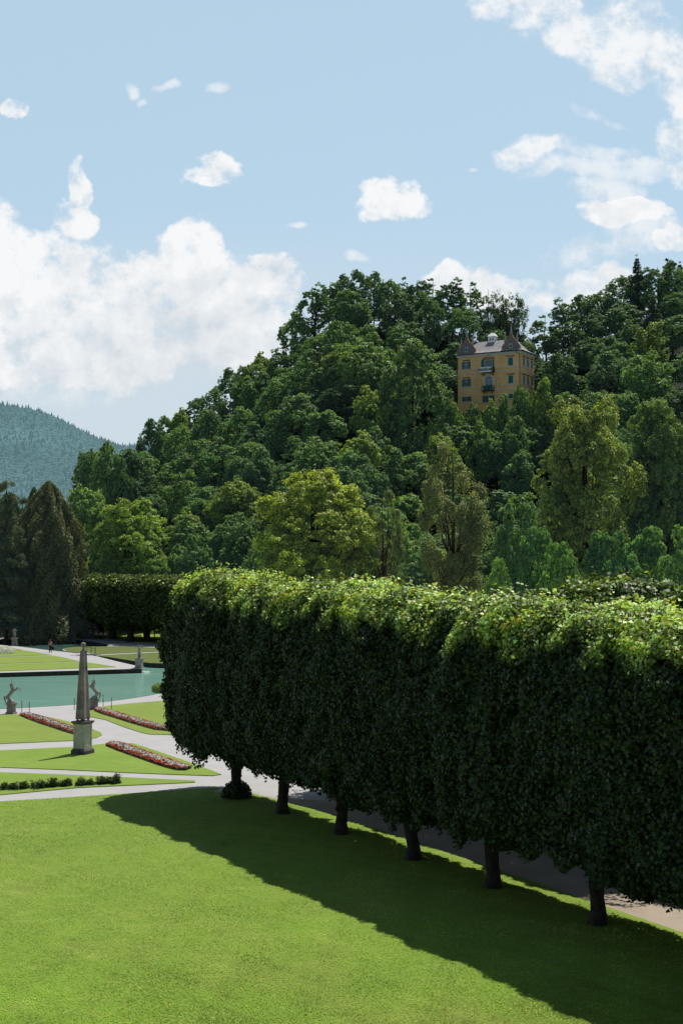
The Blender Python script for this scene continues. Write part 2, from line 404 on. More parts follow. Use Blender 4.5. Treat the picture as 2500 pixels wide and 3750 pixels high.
for o in tr_o: bpy.data.objects.remove(o)
row_labels = ['end tree of the front clipped lime row, bushy sprouts round its trunk, beside the gravel',
 'second lime tree from the far end of the front clipped row', 'third lime tree from the far end of the front clipped row',
 'fourth lime tree from the far end of the front clipped row', 'fifth lime tree from the far end of the front clipped row',
 'sixth lime of the front row, rough knotted trunk standing clear beside the dirt path',
 'nearest lime of the front clipped row, its crown cut by the right edge', 'clipped lime just beyond the right edge, its shadow falling on the lawn', 'clipped lime well outside the right edge shading the near lawn']
ss = [0, 5.0, 10.6, 16.4, 21.8, 27.6, 33.2, 38.8, 44.4]
def lime(s, n, me, tme, label, group, col_=(1,1,1,1), flip=False, name='clipped_lime_tree', zs=1.0):
    x, y = P(s, n); t = thing(name, label, 'tree', (x, y, 0), ROT, group)
    c = obj_me('crown', me, t); c.color = col_
    if flip: c.rotation_euler = (0,0,math.pi); c.location=(0,0,0)
    c.scale = (1,1,zs)
    k = obj_me('trunk', tme, t); k.rotation_euler = (0,0,random.uniform(0,6.28))
    return t
for i, s in enumerate(ss):
    me = end_me if i == 0 else crown_me[i%3]
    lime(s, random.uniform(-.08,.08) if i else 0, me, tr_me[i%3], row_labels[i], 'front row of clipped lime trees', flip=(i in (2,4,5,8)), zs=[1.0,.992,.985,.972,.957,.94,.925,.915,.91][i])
# basal sprouts round the end trunk
rs = np.random.RandomState(5); n = 2600
q = rs.normal(size=(n,3)); q /= np.linalg.norm(q, axis=1, keepdims=True); q *= rs.uniform(.5,1.05,(n,1))*np.array([.75,.75,.8]); q[:,2] = np.abs(q[:,2])*1.05+.05
me = leaf_mesh('basal_shoots', q, q+rs.normal(size=(n,3))*.5, .14, .12, np.ones((n,3))*rs.uniform(.7,1.2,(n,1)), M['lime'])
end_tree = [o for o in bpy.data.objects if o.get('label') == row_labels[0]][0]
obj_me('basal_shoots', me, end_tree)
back_me = [hedge_crown('crown', 71+i, 42000, .17, 2.9, 2.9, 2.5, 2.2, 11.2, M['lime'], colored=.38) for i in range(2)]
for i in range(9):
    lab = 'clipped lime of the second row, smooth darker crown behind the front row' if i < 9 else ''
    lab = ['far end', 'second', 'third', 'fourth', 'fifth', 'sixth', 'seventh', 'eighth', 'ninth'][i]+' lime of the second clipped row, behind the dirt path'
    lime(2.5+5.6*i, (-8.1,-8.1,-8.25,-8.3,-10.6,-10.7,-10.7,-10.7,-10.7)[i], back_me[i%2], tr_me[(i+1)%3], lab, 'second row of clipped lime trees', (.85,.95,.8,1), flip=bool(i%2), zs=(.88,.88,.89,.99,1.0,.99,1,1,1)[i])
# ------------------------------------------------------------------ far clipped grove across the pond
far_me = [hedge_crown('crown', 91+i, 16000, .30, 4.4, 4.4, 5.0, 2.6, 9.8, M['lime_far'], colored=.12) for i in range(2)]
far_tr = hedge_trunk('trunk', 88, .52, 8.0); far_tm = far_tr.data; bpy.data.objects.remove(far_tr)
fx = [(580,145,'leftmost'),(640,135,'second from the left'),(722,155,'third from the left'),(830,176,'middle, thickest trunk'),(938,172,'fifth'),(1050,185,'sixth, beside the hedge end'),(1150,190,'hidden last')]
for i, (cx, cy, w) in enumerate(fx):
    x, y = A(cx, cy); nm = ['leftmost','second','third','fourth','fifth','sixth','seventh'][i]
    t = thing('clipped_grove_tree', nm+' tree of the clipped grove across the pond, counted from the left', 'tree', (x, y, 0), 0.05, 'clipped trees across the pond')
    c = obj_me('crown', far_me[i%2], t); c.color = (1,1.05,1,1); c.location = (0, 2.0, 0)
    if i == 0: c.scale = (.8,1,1)
    k = obj_me('trunk', far_tm, t); k.rotation_euler = (0,R(-4 if i in (2,4,5) else 2),0); 
for i in range(3):
    x, y = A(560+i*110, 118-(i%2)*8)
    t = thing('clipped_grove_tree', ['first','second','third','fourth','fifth','sixth'][i]+' tree from the left in the rear line of the clipped grove', 'tree', (x, y+10, 0), 0, 'rear trees of the clipped grove')
    obj_me('crown', far_me[(i+1)%2], t); obj_me('trunk', far_tm, t)

# ------------------------------------------------------------------ hill terrain
sky_pts = [(-400,1130),(130,1110),(165,1050),(200,1010),(250,1010),(300,1040),(340,965),(370,950),(430,915),(480,885),(520,852),(600,812),(650,778),(680,712),(700,650),(760,628),(840,602),(900,630),(960,622),(1000,628),(1100,627),(1140,660),(1220,735),(1250,705),(1300,668),(1350,680),(1400,655),(1440,600),(1500,590),(1568,600),(1800,580)]
SU = np.array([tana(x*DS, y*DS)[0] for x, y in sky_pts]); SB = np.array([tana(x*DS, y*DS)[1] for x, y in sky_pts])
def sky_b(u): return np.interp(u, SU, SB)
def Yr(u): return np.interp(u, [-.3,-.2,-.1,0,.1,.25,.4], [290,300,325,340,345,335,330])
def Y0(u): return np.interp(u, [-.26,-.2,-.12,-.05,0,.08,.25,.5], [262,255,238,205,185,172,165,165])
USM = np.linspace(-.5,.8,400); _r = 12+sky_b(USM)*Yr(USM)-15.5
_r[USM < -.215] = 0; ker = np.ones(17)/17; RSM = np.convolve(np.pad(_r, 8, mode='edge'), ker, 'valid')
MUS = (36.5, 303.0)
tn = SN(3, .06)
def terr(X, Y):
    X = np.asarray(X, float); Y = np.asarray(Y, float); Ys = np.maximum(Y, 30); u = X/Ys
    rg = np.maximum(np.interp(u, USM, RSM), 0)*np.interp(u, [.38,.7], [1,0])
    y0, yr = Y0(u), Yr(u); t = np.clip((Y-y0)/(yr-y0), 0, 1)
    z = rg*t**np.interp(u, [-.1,.0,.06,.15,.22], [1.0,1.15,2.1,2.1,1.35])
    z = z*np.interp(Y, [yr.max()+60, 640], [1, 0])
    P3 = np.stack([X.ravel(), Y.ravel(), X.ravel()*0], 1)
    z = z+np.minimum(t*8,1)*1.2*tn(P3).reshape(z.shape)*(z>1)
    dY = Y-MUS[1]-3; d = np.hypot(X-MUS[0]-1, np.where(dY < 0, dY*1.25, dY)); k = np.clip((17-d)/5, 0, 1); k = k*k*(3-2*k)
    return z*(1-k)+46.2*k - .15 - np.where(z*(1-k)+46.2*k < .02, 1.1, 0)
gx = np.arange(-190, 300, 4.0); gy = np.arange(150, 660, 4.0); XX, YY = np.meshgrid(gx, gy); ZZ = terr(XX, YY)
nx_, ny_ = len(gx), len(gy); vs = np.stack([XX.ravel(), YY.ravel(), ZZ.ravel()], 1)
idx = np.arange(nx_*ny_).reshape(ny_, nx_); fs = np.stack([idx[:-1,:-1], idx[:-1,1:], idx[1:,1:], idx[1:,:-1]], -1).reshape(-1,4)
me = bpy.data.meshes.new('hill'); me.from_pydata(vs.tolist(), [], fs.tolist()); me.materials.append(M['forest_floor'])
o = obj_me('hill', me); o['kind'] = 'structure'; me.polygons.foreach_set('use_smooth', [True]*len(fs))

# undergrowth on the hill
rs = np.random.RandomState(21)
n = 130000; Yq = rs.uniform(168, 345, n); uq = rs.uniform(-.24, .30, n); Xq = uq*Yq; Zq = terr(Xq, Yq)
ok = (Zq > .3) & ~((np.hypot(Xq-MUS[0], Yq-MUS[1]) < 13)); Xq, Yq, Zq = Xq[ok], Yq[ok], Zq[ok]; n = len(Xq)
C = np.stack([Xq, Yq, Zq+np.abs(rs.normal(size=n))*1.0+.1], 1); Nn = rs.normal(size=(n,3))*.6+np.array([0,-.3,.8])
tt = (.8+.35*SN(5,.15)(C)+rs.uniform(-.25,.25,n))[:,None]*np.array([[.8,.95,.8]])
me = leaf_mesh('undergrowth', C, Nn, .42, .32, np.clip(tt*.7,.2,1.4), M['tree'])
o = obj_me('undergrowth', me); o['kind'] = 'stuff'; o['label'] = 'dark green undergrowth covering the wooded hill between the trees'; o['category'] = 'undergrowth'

# ------------------------------------------------------------------ tree crowns
def crown(name, seed, H, Rr, base, nlobe, nsub, nleaf, leaf, mat, flat=.8, spread=.34, sub=.42, up=.25, droop=0, top_pow=1.0, tips=0.0, minr=.35):
    """lobes on an ellipsoid, each with sub-clumps of leaves"""
    rs = np.random.RandomState(seed)
    zc = H*(base+(1-base)*.52); rz = H*(1-base)*.5
    d = rs.normal(size=(nlobe,3)); d /= np.linalg.norm(d, axis=1, keepdims=True)
    d[:,2] = d[:,2]*1.0; rr = rs.uniform(minr, 1, (nlobe,1))**.6
    lobe = d*rr*np.array([Rr*.72, Rr*.72, rz*.78])
    # taper
    zz = lobe[:,2]/rz; lobe[:,:2] *= np.clip(1.12-.38*np.maximum(zz,0)**top_pow*1.3, .3, 1.2)[:,None]
    lobe[:,2] += zc
    lr = Rr*spread*rs.uniform(.75,1.25,nlobe)
    # sub clumps
    sd = rs.normal(size=(nlobe*nsub,3)); sd /= np.linalg.norm(sd, axis=1, keepdims=True)
    outv = np.repeat(lobe-np.array([0,0,zc]), nsub, axis=0); outv /= np.maximum(np.linalg.norm(outv, axis=1, keepdims=True), .1)
    sd = sd+outv*.55+np.array([0,0,.25]); sd /= np.linalg.norm(sd, axis=1, keepdims=True)
    sc = np.repeat(lobe, nsub, axis=0)+sd*np.repeat(lr, nsub)[:,None]*np.array([1,1,flat])*rs.uniform(.55,1.05,(nlobe*nsub,1))
    sr = np.repeat(lr, nsub)*sub*rs.uniform(.7,1.3,nlobe*nsub)
    ci = rs.randint(0, nlobe*nsub, nleaf)
    ld = rs.normal(size=(nleaf,3)); ld /= np.linalg.norm(ld, axis=1, keepdims=True)
    ld = ld+np.array([0,0,.3]); ld /= np.linalg.norm(ld, axis=1, keepdims=True)
    Cc = sc[ci]+ld*sr[ci][:,None]*rs.uniform(.35,1.1,(nleaf,1))*np.array([1.15,1.15,flat*.8])
    if droop: Cc[:,2] -= droop*rs.exponential(1,nleaf)*rs.uniform(size=nleaf)
    cl_t = rs.uniform(.78,1.25,nlobe*nsub)[ci]*rs.uniform(.85,1.15,nlobe).repeat(nsub)[ci]
    Nn = ld*.45+sd[ci]*.35+rs.normal(size=(nleaf,3))*.40+np.array([0,0,up+.2])
    tint = np.ones((nleaf,3))*(cl_t*rs.uniform(.5,1.65,nleaf))[:,None]
    hi = np.clip((Cc[:,2]-zc)/rz, 0, 1)[:,None]*rs.uniform(0,1,(nleaf,1))*tips
    tint = tint*(1+hi*np.array([.9,.6,.1]))
    sz = leaf*rs.uniform(.7,1.35,nleaf)
    me = leaf_mesh(name, Cc, Nn, sz*1.15, sz*.95, tint, mat, hang=.7 if droop else .05)
    return me, lobe
def tree_trunk(name, seed, H, base, lobe, r0, nb=10, mat=None, branch=True):
    rs = np.random.RandomState(seed); mb = MB()
    pts, rad = [], []; x = y = 0; top = H*.88
    for i in range(8):
        z = -1.0+(top+1)*i/7; x += rs.normal()*.02*H*.25; y += rs.normal()*.02*H*.25
        pts.append((x, y, z)); rad.append(r0*(1.25 if i == 0 else 1-.92*i/7)+.02)
    mb.tube(pts, rad, 8)
    if branch:
        for j in rs.choice(len(lobe), min(nb, len(lobe)), replace=False):
            L = Vector(lobe[j]); zb = max(H*.12, min(L.z-.1*H, H*.7)*rs.uniform(.6,.85))
            k = min(6, max(0, int((zb+1)/(top+1)*7))); p0 = Vector(pts[k]); p1 = Vector(pts[min(7,k+1)]); s0 = p0.lerp(p1, .5)
            mid = s0.lerp(L, .5)+Vector((rs.normal()*.3, rs.normal()*.3, -.03*H))
            mb.tube([s0, mid, L], [r0*.38, r0*.22, r0*.07], 5)
    o = mb.build(name, mat or M['bark_far']); me = o.data; bpy.data.objects.remove(o)
    return me
def conifer(name, seed, H, Rr, base, nleaf, leaf, mat, nwh=26, ragged=.25, cyp=False, powr=1.0):
    rs = np.random.RandomState(seed)
    if cyp:
        z = rs.uniform(0,1,nleaf)**.95; prof = (1-z**2.6)**.75*(.9+.1*np.cos(z*9))+.03
        a = rs.uniform(0,6.283,nleaf); fr = 1+ragged*.5*np.sin(a*7+z*9)+ragged*.4*np.sin(a*13-z*31)
        r = Rr*prof*fr*(1-rs.exponential(.10,nleaf))
        C = np.stack([r*np.cos(a), r*np.sin(a), H*(base+(1-base)*z)-rs.exponential(.3,nleaf)], 1)
        Nn = np.stack([np.cos(a), np.sin(a), a*0+.3], 1)+rs.normal(size=(nleaf,3))*.75+np.array([0,0,.35])
    else:
        wz = np.linspace(0,.98,nwh)+rs.normal(size=nwh)*.01; bz = []; 
        nb = 7; ang = rs.uniform(0,6.283,(nwh,nb)); ln = rs.uniform(1-ragged,1+ragged,(nwh,nb))
        i = rs.randint(0,nwh,nleaf); 
        i = (nwh*(1-np.sqrt(1-rs.uniform(0,.99,nleaf)))).astype(int).clip(0,nwh-1)
        j = rs.randint(0,nb,nleaf); f = rs.uniform(.08,1,nleaf)**.7
        L = Rr*(1-wz[i])**powr*ln[i,j]+.15
        a = ang[i,j]+rs.normal(size=nleaf)*.16/np.maximum(f,.3)
        r = L*f; z = H*(base+(1-base)*wz[i])-r*.22+rs.normal(size=nleaf)*.12*Rr*.3-np.abs(rs.normal(size=nleaf))*.05*H/ nwh*4
        C = np.stack([r*np.cos(a), r*np.sin(a), z], 1); Nn = rs.normal(size=(nleaf,3))*.5+np.array([0,0,.8])
    tint = np.ones((nleaf,3))*rs.uniform(.65,1.3,(nleaf,1))
    return leaf_mesh(name, C, Nn, leaf*1.5, leaf*.6, tint, mat)
V = {}   # kind -> list of (crown mesh, trunk mesh, H, R)
def reg(kind, me, tm, H, Rr): V.setdefault(kind, []).append((me, tm, H, Rr))
for i in range(5):
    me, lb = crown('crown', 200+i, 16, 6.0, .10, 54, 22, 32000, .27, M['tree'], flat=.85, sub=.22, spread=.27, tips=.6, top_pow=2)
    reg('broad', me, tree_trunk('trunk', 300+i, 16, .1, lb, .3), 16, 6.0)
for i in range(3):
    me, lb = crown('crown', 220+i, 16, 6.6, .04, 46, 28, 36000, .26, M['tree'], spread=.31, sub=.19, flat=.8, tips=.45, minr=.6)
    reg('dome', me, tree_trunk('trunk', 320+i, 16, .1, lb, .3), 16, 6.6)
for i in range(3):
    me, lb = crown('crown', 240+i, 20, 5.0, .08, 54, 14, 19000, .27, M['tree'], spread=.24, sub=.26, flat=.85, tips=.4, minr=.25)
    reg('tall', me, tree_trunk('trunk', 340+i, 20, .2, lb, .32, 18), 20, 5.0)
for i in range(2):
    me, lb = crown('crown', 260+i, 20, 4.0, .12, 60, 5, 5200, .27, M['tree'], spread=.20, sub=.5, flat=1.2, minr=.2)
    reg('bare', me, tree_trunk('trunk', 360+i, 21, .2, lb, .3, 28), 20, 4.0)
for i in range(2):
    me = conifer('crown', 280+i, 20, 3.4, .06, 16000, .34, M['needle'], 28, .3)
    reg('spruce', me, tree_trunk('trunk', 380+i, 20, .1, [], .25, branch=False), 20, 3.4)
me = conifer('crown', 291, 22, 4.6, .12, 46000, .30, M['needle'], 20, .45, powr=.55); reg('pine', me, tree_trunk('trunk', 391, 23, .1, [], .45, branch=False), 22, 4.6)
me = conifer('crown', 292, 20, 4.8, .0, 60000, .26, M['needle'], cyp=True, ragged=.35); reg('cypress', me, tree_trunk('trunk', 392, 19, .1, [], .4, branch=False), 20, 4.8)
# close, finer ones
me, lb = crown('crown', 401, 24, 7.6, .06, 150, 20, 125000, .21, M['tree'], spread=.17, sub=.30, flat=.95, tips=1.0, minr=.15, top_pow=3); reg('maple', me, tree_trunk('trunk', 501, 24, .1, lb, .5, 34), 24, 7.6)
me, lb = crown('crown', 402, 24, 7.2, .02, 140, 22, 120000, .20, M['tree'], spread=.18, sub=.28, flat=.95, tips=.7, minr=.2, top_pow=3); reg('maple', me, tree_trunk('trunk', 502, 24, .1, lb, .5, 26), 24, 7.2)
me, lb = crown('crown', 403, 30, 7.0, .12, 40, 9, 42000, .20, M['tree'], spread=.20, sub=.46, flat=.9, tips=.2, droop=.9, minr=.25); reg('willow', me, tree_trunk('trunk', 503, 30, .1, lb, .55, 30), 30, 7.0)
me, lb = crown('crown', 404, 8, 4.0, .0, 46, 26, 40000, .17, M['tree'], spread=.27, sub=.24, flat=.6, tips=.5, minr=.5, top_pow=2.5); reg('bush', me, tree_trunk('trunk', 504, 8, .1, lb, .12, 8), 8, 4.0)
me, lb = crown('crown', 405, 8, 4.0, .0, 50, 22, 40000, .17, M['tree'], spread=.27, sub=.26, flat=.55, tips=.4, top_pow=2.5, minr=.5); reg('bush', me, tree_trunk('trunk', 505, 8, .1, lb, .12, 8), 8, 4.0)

KN = {'broad':'broadleaf_tree','dome':'broadleaf_tree','tall':'tall_tree','bare':'sparse_tree','spruce':'spruce_tree','pine':'pine_tree','cypress':'cypress_tree','maple':'maple_tree','willow':'willow_tree','bush':'young_tree'}
def put_tree(kind, X, Y, H, Rr, color, label, group=None, var=None, zb=None):
    vs_ = V[kind]; me, tm, h0, r0 = vs_[var if var is not None else random.randrange(len(vs_))]
    z = max(float(terr(X, Y)), -.1) if zb is None else max(zb, -.1)
    t = thing(KN[kind], label, 'tree', (X, Y, z), random.uniform(0,6.28), group)
    t.scale = (Rr/r0, Rr/r0, H/h0)
    c = obj_me('crown', me, t); c.color = tuple(color)+(1,)
    obj_me('trunk', tm, t)
    return t
placed = []
def px_tree(kind, cx, top, width, Y, color, label, var=None):
    u, b = tana(cx*DS, top*DS); X = u*Y; z = float(terr(X, Y)) if Y > 160 else 0
    zt = CH+b*Y; H = (zt-z)*1.0; Rr = width*DS/F*Y/2*1.06
    placed.append((X, Y, Rr)); return put_tree(kind, X, Y, H, Rr, color, label, var=var, zb=z)
YG = (1.75,1.5,.75); OL = (1.5,1.2,1.0); DK = (.6,.75,.85); BG = (.85,1.15,1.35); MG = (1.0,1.1,.9); LG = (1.3,1.4,1.0)
px_tree('maple', 722, 1035, 325, 150, (1.95,1.62,.55), 'large yellow-green maple rising in the middle behind the clipped front hedge', 0)
px_tree('willow', 1030, 965, 200, 152, (1.45,1.1,1.0), 'tall feathery olive-green willow right of the yellow-green maple, dark trunk showing', 0)
px_tree('willow', 880, 1085, 125, 148, (1.15,1.0,.75), 'olive rounded tree squeezed between the big maple and the feathery willow', 0)
px_tree('maple', 1345, 850, 262, 178, (1.55,1.35,.7), 'huge dark-hearted tree with golden-green top below and right of the museum', 1)
px_tree('maple', 1515, 868, 205, 185, (1.0,1.05,.8), 'tall shaded tree with yellowish upper leaves at the right edge', 0)
px_tree('maple', 302, 1128, 195, 232, (1.75,1.65,.7), 'broad sunlit yellow-green linden behind the clipped grove across the pond', 1)
px_tree('broad', 195, 1108, 135, 245, (1.35,1.45,1.2), 'mid-green tree between the brown cypress and the yellow-green linden')
px_tree('bush', 452, 1226, 118, 215, (.9,1.1,1.1), 'round blue-green small tree right of the clipped grove across the pond', 0)
px_tree('bush', 355, 1290, 90, 216, (1.2,1.3,.8), 'low bright bush just above the clipped grove across the pond', 1)
px_tree('pine', 18, 1082, 90, 205, (.75,.8,.95), 'tall dark pine with bare trunk at the left edge', 0)
px_tree('cypress', 28, 1150, 90, 228, (.8,1.0,.9), 'dark conifer mass behind the left-edge pine', 0)
px_tree('cypress', 78, 1135, 80, 224, (.75,.95,.85), 'dark green conifer filling the gap left of the brownish cypress', 0)
px_tree('cypress', 160, 1215, 70, 216, (.7,1.0,.75), 'shorter deep green conifer on the right side of the brownish cypress', 0)
px_tree('spruce', 5, 1100, 90, 232, (1.0,1.25,1.1), 'dark spruce cut by the left edge behind the pine', 0)
px_tree('pine', 55, 1125, 70, 222, (.8,.9,1.0), 'dark slim pine between the left-edge pine and the brown cypress', 0)
px_tree('cypress', 112, 1122, 170, 212, (1.15,1.0,.85), 'massive brownish green cypress standing left of the clipped grove across the pond', 0)
px_tree('bush', 195, 1335, 70, 214, (1.4,1.5,.9), 'fresh green bush squeezed between cypress and the clipped grove', 1)
px_tree('tall', 212, 1006, 95, 300, (1.0,1.15,1.3), 'pale loose tree against the mountain at the left foot of the hill')
px_tree('dome', 305, 1030, 120, 285, (.65,.8,.85), 'dark rounded tree at the left foot of the hill under the small spruce')
px_tree('spruce', 315, 1000, 20, 295, (.5,.6,.7), 'small pointed spruce sticking up at the left foot of the hill')
px_tree('bush', 1190, 1120, 115, 150, (1.0,1.2,1.1), 'bluish green young tree right of the feathery willow', 0)
px_tree('bush', 1235, 1190, 110, 140, (.95,1.25,1.1), 'small fresh green tree behind the hedge, right of centre', 1)
px_tree('bush', 1140, 1260, 90, 136, (1.5,1.7,1.0), 'low bright green bush behind the hedge below the willow', 0)
px_tree('bush', 1280, 1225, 110, 135, (1.2,1.5,.9), 'light green sapling in front of the huge golden-topped tree', 1)
px_tree('bush', 1400, 1195, 140, 145, (.85,1.2,1.2), 'blue-green young tree behind the second hedge at the right', 0)
px_tree('bush', 1490, 1190, 140, 148, (1.0,1.3,1.05), 'leafy young tree second from the right edge behind the hedge', 1)
px_tree('bush', 1575, 1180, 140, 140, (1.25,1.45,1.0), 'lit young tree cut by the right edge above the hedge', 0)
px_tree('dome', 820, 768, 175, 288, (1.0,1.1,.9), 'broad domed tree on the upper slope left of the museum', 0)
px_tree('dome', 945, 780, 170, 280, (.95,1.05,.85), 'large domed tree with deep shaded side just left of the museum', 1)
px_tree('dome', 720, 800, 130, 290, (.85,1.0,.9), 'rounded dark green tree left of the two domed slope trees', 2)
for x_, w_ in ((1122,40),(1147,30),(1168,32),(1192,40)):
    px_tree('bare', x_, 640+abs(x_-1140)*.45, w_*1.5, 335, (.7,.75,.7), {1122:'leftmost',1147:'second',1168:'third',1192:'rightmost'}[x_]+' of the thin see-through trees on the ridge above the museum roof')
for q_, (x_, y_, w_, Y_, c_, l_) in enumerate([(1045,914,50,291,LG,'light green bush at the left foot of the museum wall'),(1082,921,56,288,MG,'mid green bush under the left ground floor window of the museum'),(1122,912,64,286,(1.5,1.5,.9),'yellowish bush below the museum balcony'),(1160,898,62,287,MG,'green bush below the right half of the museum facade'),(1195,872,60,289,(1.2,1.3,.9),'taller green tree covering the lower right corner of the museum'),(1240,855,70,290,(1.45,1.4,.9),'yellow-green tree right of the museum corner'),(1020,900,60,293,(.9,1.1,1.1),'blue-green tree hugging the left wall of the museum'),(1100,965,80,278,(1.2,1.3,.85),'fresh tree on the slope under the museum'),(1180,950,90,276,(.9,1.05,.9),'deep green tree on the slope under the museum, right side')]):
    px_tree('broad', x_, y_, w_, Y_, c_, l_, q_%5)
NAMED = len(placed)

# forest filler
def zone(dx, dy):
    if dx < 480: side = 'at the far left of the hill'
    elif dx < 700: side = 'on the left flank of the hill'
    elif dx < 1040: side = 'left of the museum'
    elif dx < 1240: side = 'by the museum'
    else: side = 'right of the museum'
    lev = 'ridge' if dy < (sky_z(dx)+75) else ('upper slope' if dy < sky_z(dx)+230 else 'lower slope')
    return lev+' '+side
def sky_z(dx): return np.interp(dx, [p[0] for p in sky_pts], [p[1] for p in sky_pts])
rec = []
def disp_xy(X, Y, Z):
    dx, dz = X/Y, (Z-CH)/Y
    # inverse of tana
    v = F*(dz*cP-sP)/(cP+dz*sP); px = 1250+dx*(F*cP-v*sP)
    return px/DS, (1875-v)/DS
cnames = [((.74,.92,.95),'dark green',.30), ((.95,1.1,1.0),'deep green',.30), ((1.15,1.3,1.0),'fresh green',.22), ((.95,1.15,1.3),'blue-green',.10), ((1.55,1.45,.75),'yellow-green',.08)]
def pick_color(): 
    r_ = random.random(); a = 0
    for c, n_, p in cnames:
        a += p
        if r_ <= a: return c, n_
    return cnames[0][:2]
# ridge line first
random.seed(5)
dx = 172
while dx < 1640:
    w = random.uniform(46, 74)
    dxx = dx+w*.5
    if not (1108 < dxx < 1212):
        top = sky_z(dxx)+random.uniform(-6, 12); u, b = tana(dxx*DS, top*DS); Y = float(Yr(u))+random.uniform(-6,4)
        if dxx < 330: Y = 285+random.uniform(-5,8)
        X = u*Y; zt = CH+b*Y; z = float(terr(X, Y)); H = min(max(zt-z, 9), 26); 
        kind = 'tall' if (680 < dxx < 760 or 930 < dxx < 1230 or (dxx > 1400 and random.random() < .5)) else random.choice(['broad','broad','dome','tall'])
        c, cn = pick_color() if dxx < 680 else random.choice([((.74,.92,.92), 'dark green'), ((.88,1.05,.95),'deep green')])
        rec.append([kind, X, Y, H, w*DS/F*Y/2*1.25, c, cn, dxx, top, None]); placed.append((X, Y, 3))
    dx += w*.62
for dxx, top in ((1462,572),(1530,580),(1560,590)):
    u, b = tana(dxx*DS, top*DS); Y = 338; rec.append(['spruce', u*Y, Y, CH+b*Y-float(terr(u*Y, Y)), 3.2, (.6,.7,.8), 'dark', dxx, top, None])
# slope filler
rs = np.random.RandomState(77); pts = [(r_[1], r_[2]) for r_ in rec]
mu0, mu1 = tana(1660,0)[0], tana(1965,0)[0]
tries = 0
while len(rec) < 285 and tries < 30000:
    tries += 1
    Y = rs.uniform(176, 342); u = rs.uniform(-.235, .29)
    if tries < 2500: Y = rs.uniform(306, 341); u = rs.uniform(-.02, .25)
    X = u*Y
    if Y < Y0(u)-6: continue
    if Y > Yr(u)-5: continue
    sp_ = 6.8 if tries < 2500 else 7.6+1.6*(u > .05)
    if any((X-a)**2+(Y-b)**2 < sp_**2 for a, b in pts): continue
    if any((X-a)**2+(Y-b)**2 < (r_*.55)**2 for a, b, r_ in placed[:NAMED]): continue
    if np.hypot(X-MUS[0], (Y-MUS[1]-3)*1.15) < 13.5: continue
    z = float(terr(X, Y)); H = rs.uniform(10.5, 18); kind = ['broad','broad','broad','dome','dome','tall','spruce'][rs.randint(7)]
    if kind == 'spruce' and rs.uniform() < .6: kind = 'broad'
    Rr = rs.uniform(4.2, 6.3)
    bmax = float(sky_b(u))-.012
    lim = CH+bmax*Y-z
    if Y < MUS[1] and mu0-.012 < u < mu1+.01:
        yy = 1500 if u < tana(1870,0)[0] else np.interp(u, [tana(1870,0)[0], tana(1965,0)[0]], [1470, 1380])
        lim = min(lim, CH+tana(1700, yy)[1]*Y-z)
    H = min(H, lim)
    if H < 2.2: continue
    if H < 8: kind = 'bush'; Rr = H*.6
    if kind == 'spruce': Rr *= .6
    c, cn = pick_color()
    if Y > 300 and u > .02: c, cn = (.78,.95,.95), 'dark green'
    pts.append((X, Y)); ddx, ddy = disp_xy(X, Y, z+H*.8)
    rec.append([kind, X, Y, H, Rr, c, cn, ddx, ddy, None])
KD = {'broad':'broadleaf tree','dome':'rounded tree','tall':'tall loose tree','bare':'sparse tree','spruce':'spruce','bush':'small tree'}
UNSEEN = set([(-65, 276), (-63, 284), (-63, 292), (-61, 263), (-57, 254), (-57, 279), (-53, 270), (-17, 217), (-4, 194), (4, 202), (25, 177), (26, 201), (34, 322), (35, 186), (36, 196), (39, 225), (40, 317), (46, 219), (55, 227), (56, 198), (56, 209), (59, 243), (65, 226), (68, 239), (80, 280), (82, 301), (88, 310), (91, 327), (92, 338), (96, 336)])
rec = [r_ for r_ in rec if (round(r_[1]), round(r_[2])) not in UNSEEN]
grp = {}
for r_ in rec: grp.setdefault((r_[6]+' '+KD[r_[0]], zone(r_[7], r_[8])), []).append(r_)
ORD = ['leftmost','second','third','fourth','fifth','sixth','seventh','eighth','ninth','tenth','eleventh','twelfth','thirteenth','fourteenth','fifteenth','sixteenth']
for (kd, zn), L in grp.items():
    L.sort(key=lambda r_: r_[7])
    for i, r_ in enumerate(L):
        if len(L) == 1: lab = 'only %s, %s' % (kd, zn)
        elif i == 0: lab = 'leftmost %s, %s' % (kd, zn)
        elif i == len(L)-1: lab = 'rightmost %s, %s' % (kd, zn)
        else: lab = '%s %s from left, %s' % (ORD[min(i,15)], kd, zn)
        r_[9] = lab
for kind, X, Y, H, Rr, c, cn, ddx, ddy, lab in rec:
    j = random.uniform(.88,1.12)
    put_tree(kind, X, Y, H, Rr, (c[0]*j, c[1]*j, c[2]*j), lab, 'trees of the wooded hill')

# tall dark clipped yew hedge at the far left
rs = np.random.RandomState(8)
pa, pb = A(-300,140), A(565,128); n = 30000
s_ = rs.uniform(0,1,n); fc = rs.uniform(size=n); hh = 7.2
wx = pa[0]+(pb[0]-pa[0])*s_; wy = pa[1]+(pb[1]-pa[1])*s_
C = np.stack([wx, wy+np.where(fc<.75, rs.exponential(.2,n), rs.uniform(0,2.5,n)), np.where(fc<.75, rs.uniform(0,hh,n), hh-rs.exponential(.15,n))], 1)
C += .18*SN(9,.9)(C)[:,None]
Nn = np.where((fc<.75)[:,None], np.array([[0,-1,.3]]), np.array([[0,0,1.]]))+rs.normal(size=(n,3))*.5
me = leaf_mesh('yew_hedge', C, Nn, .36, .26, np.ones((n,3))*rs.uniform(.6,1.2,(n,1)), M['needle'])
tag(obj_me('yew_hedge', me), 'long dark clipped hedge behind the far end of the pond', 'hedge')

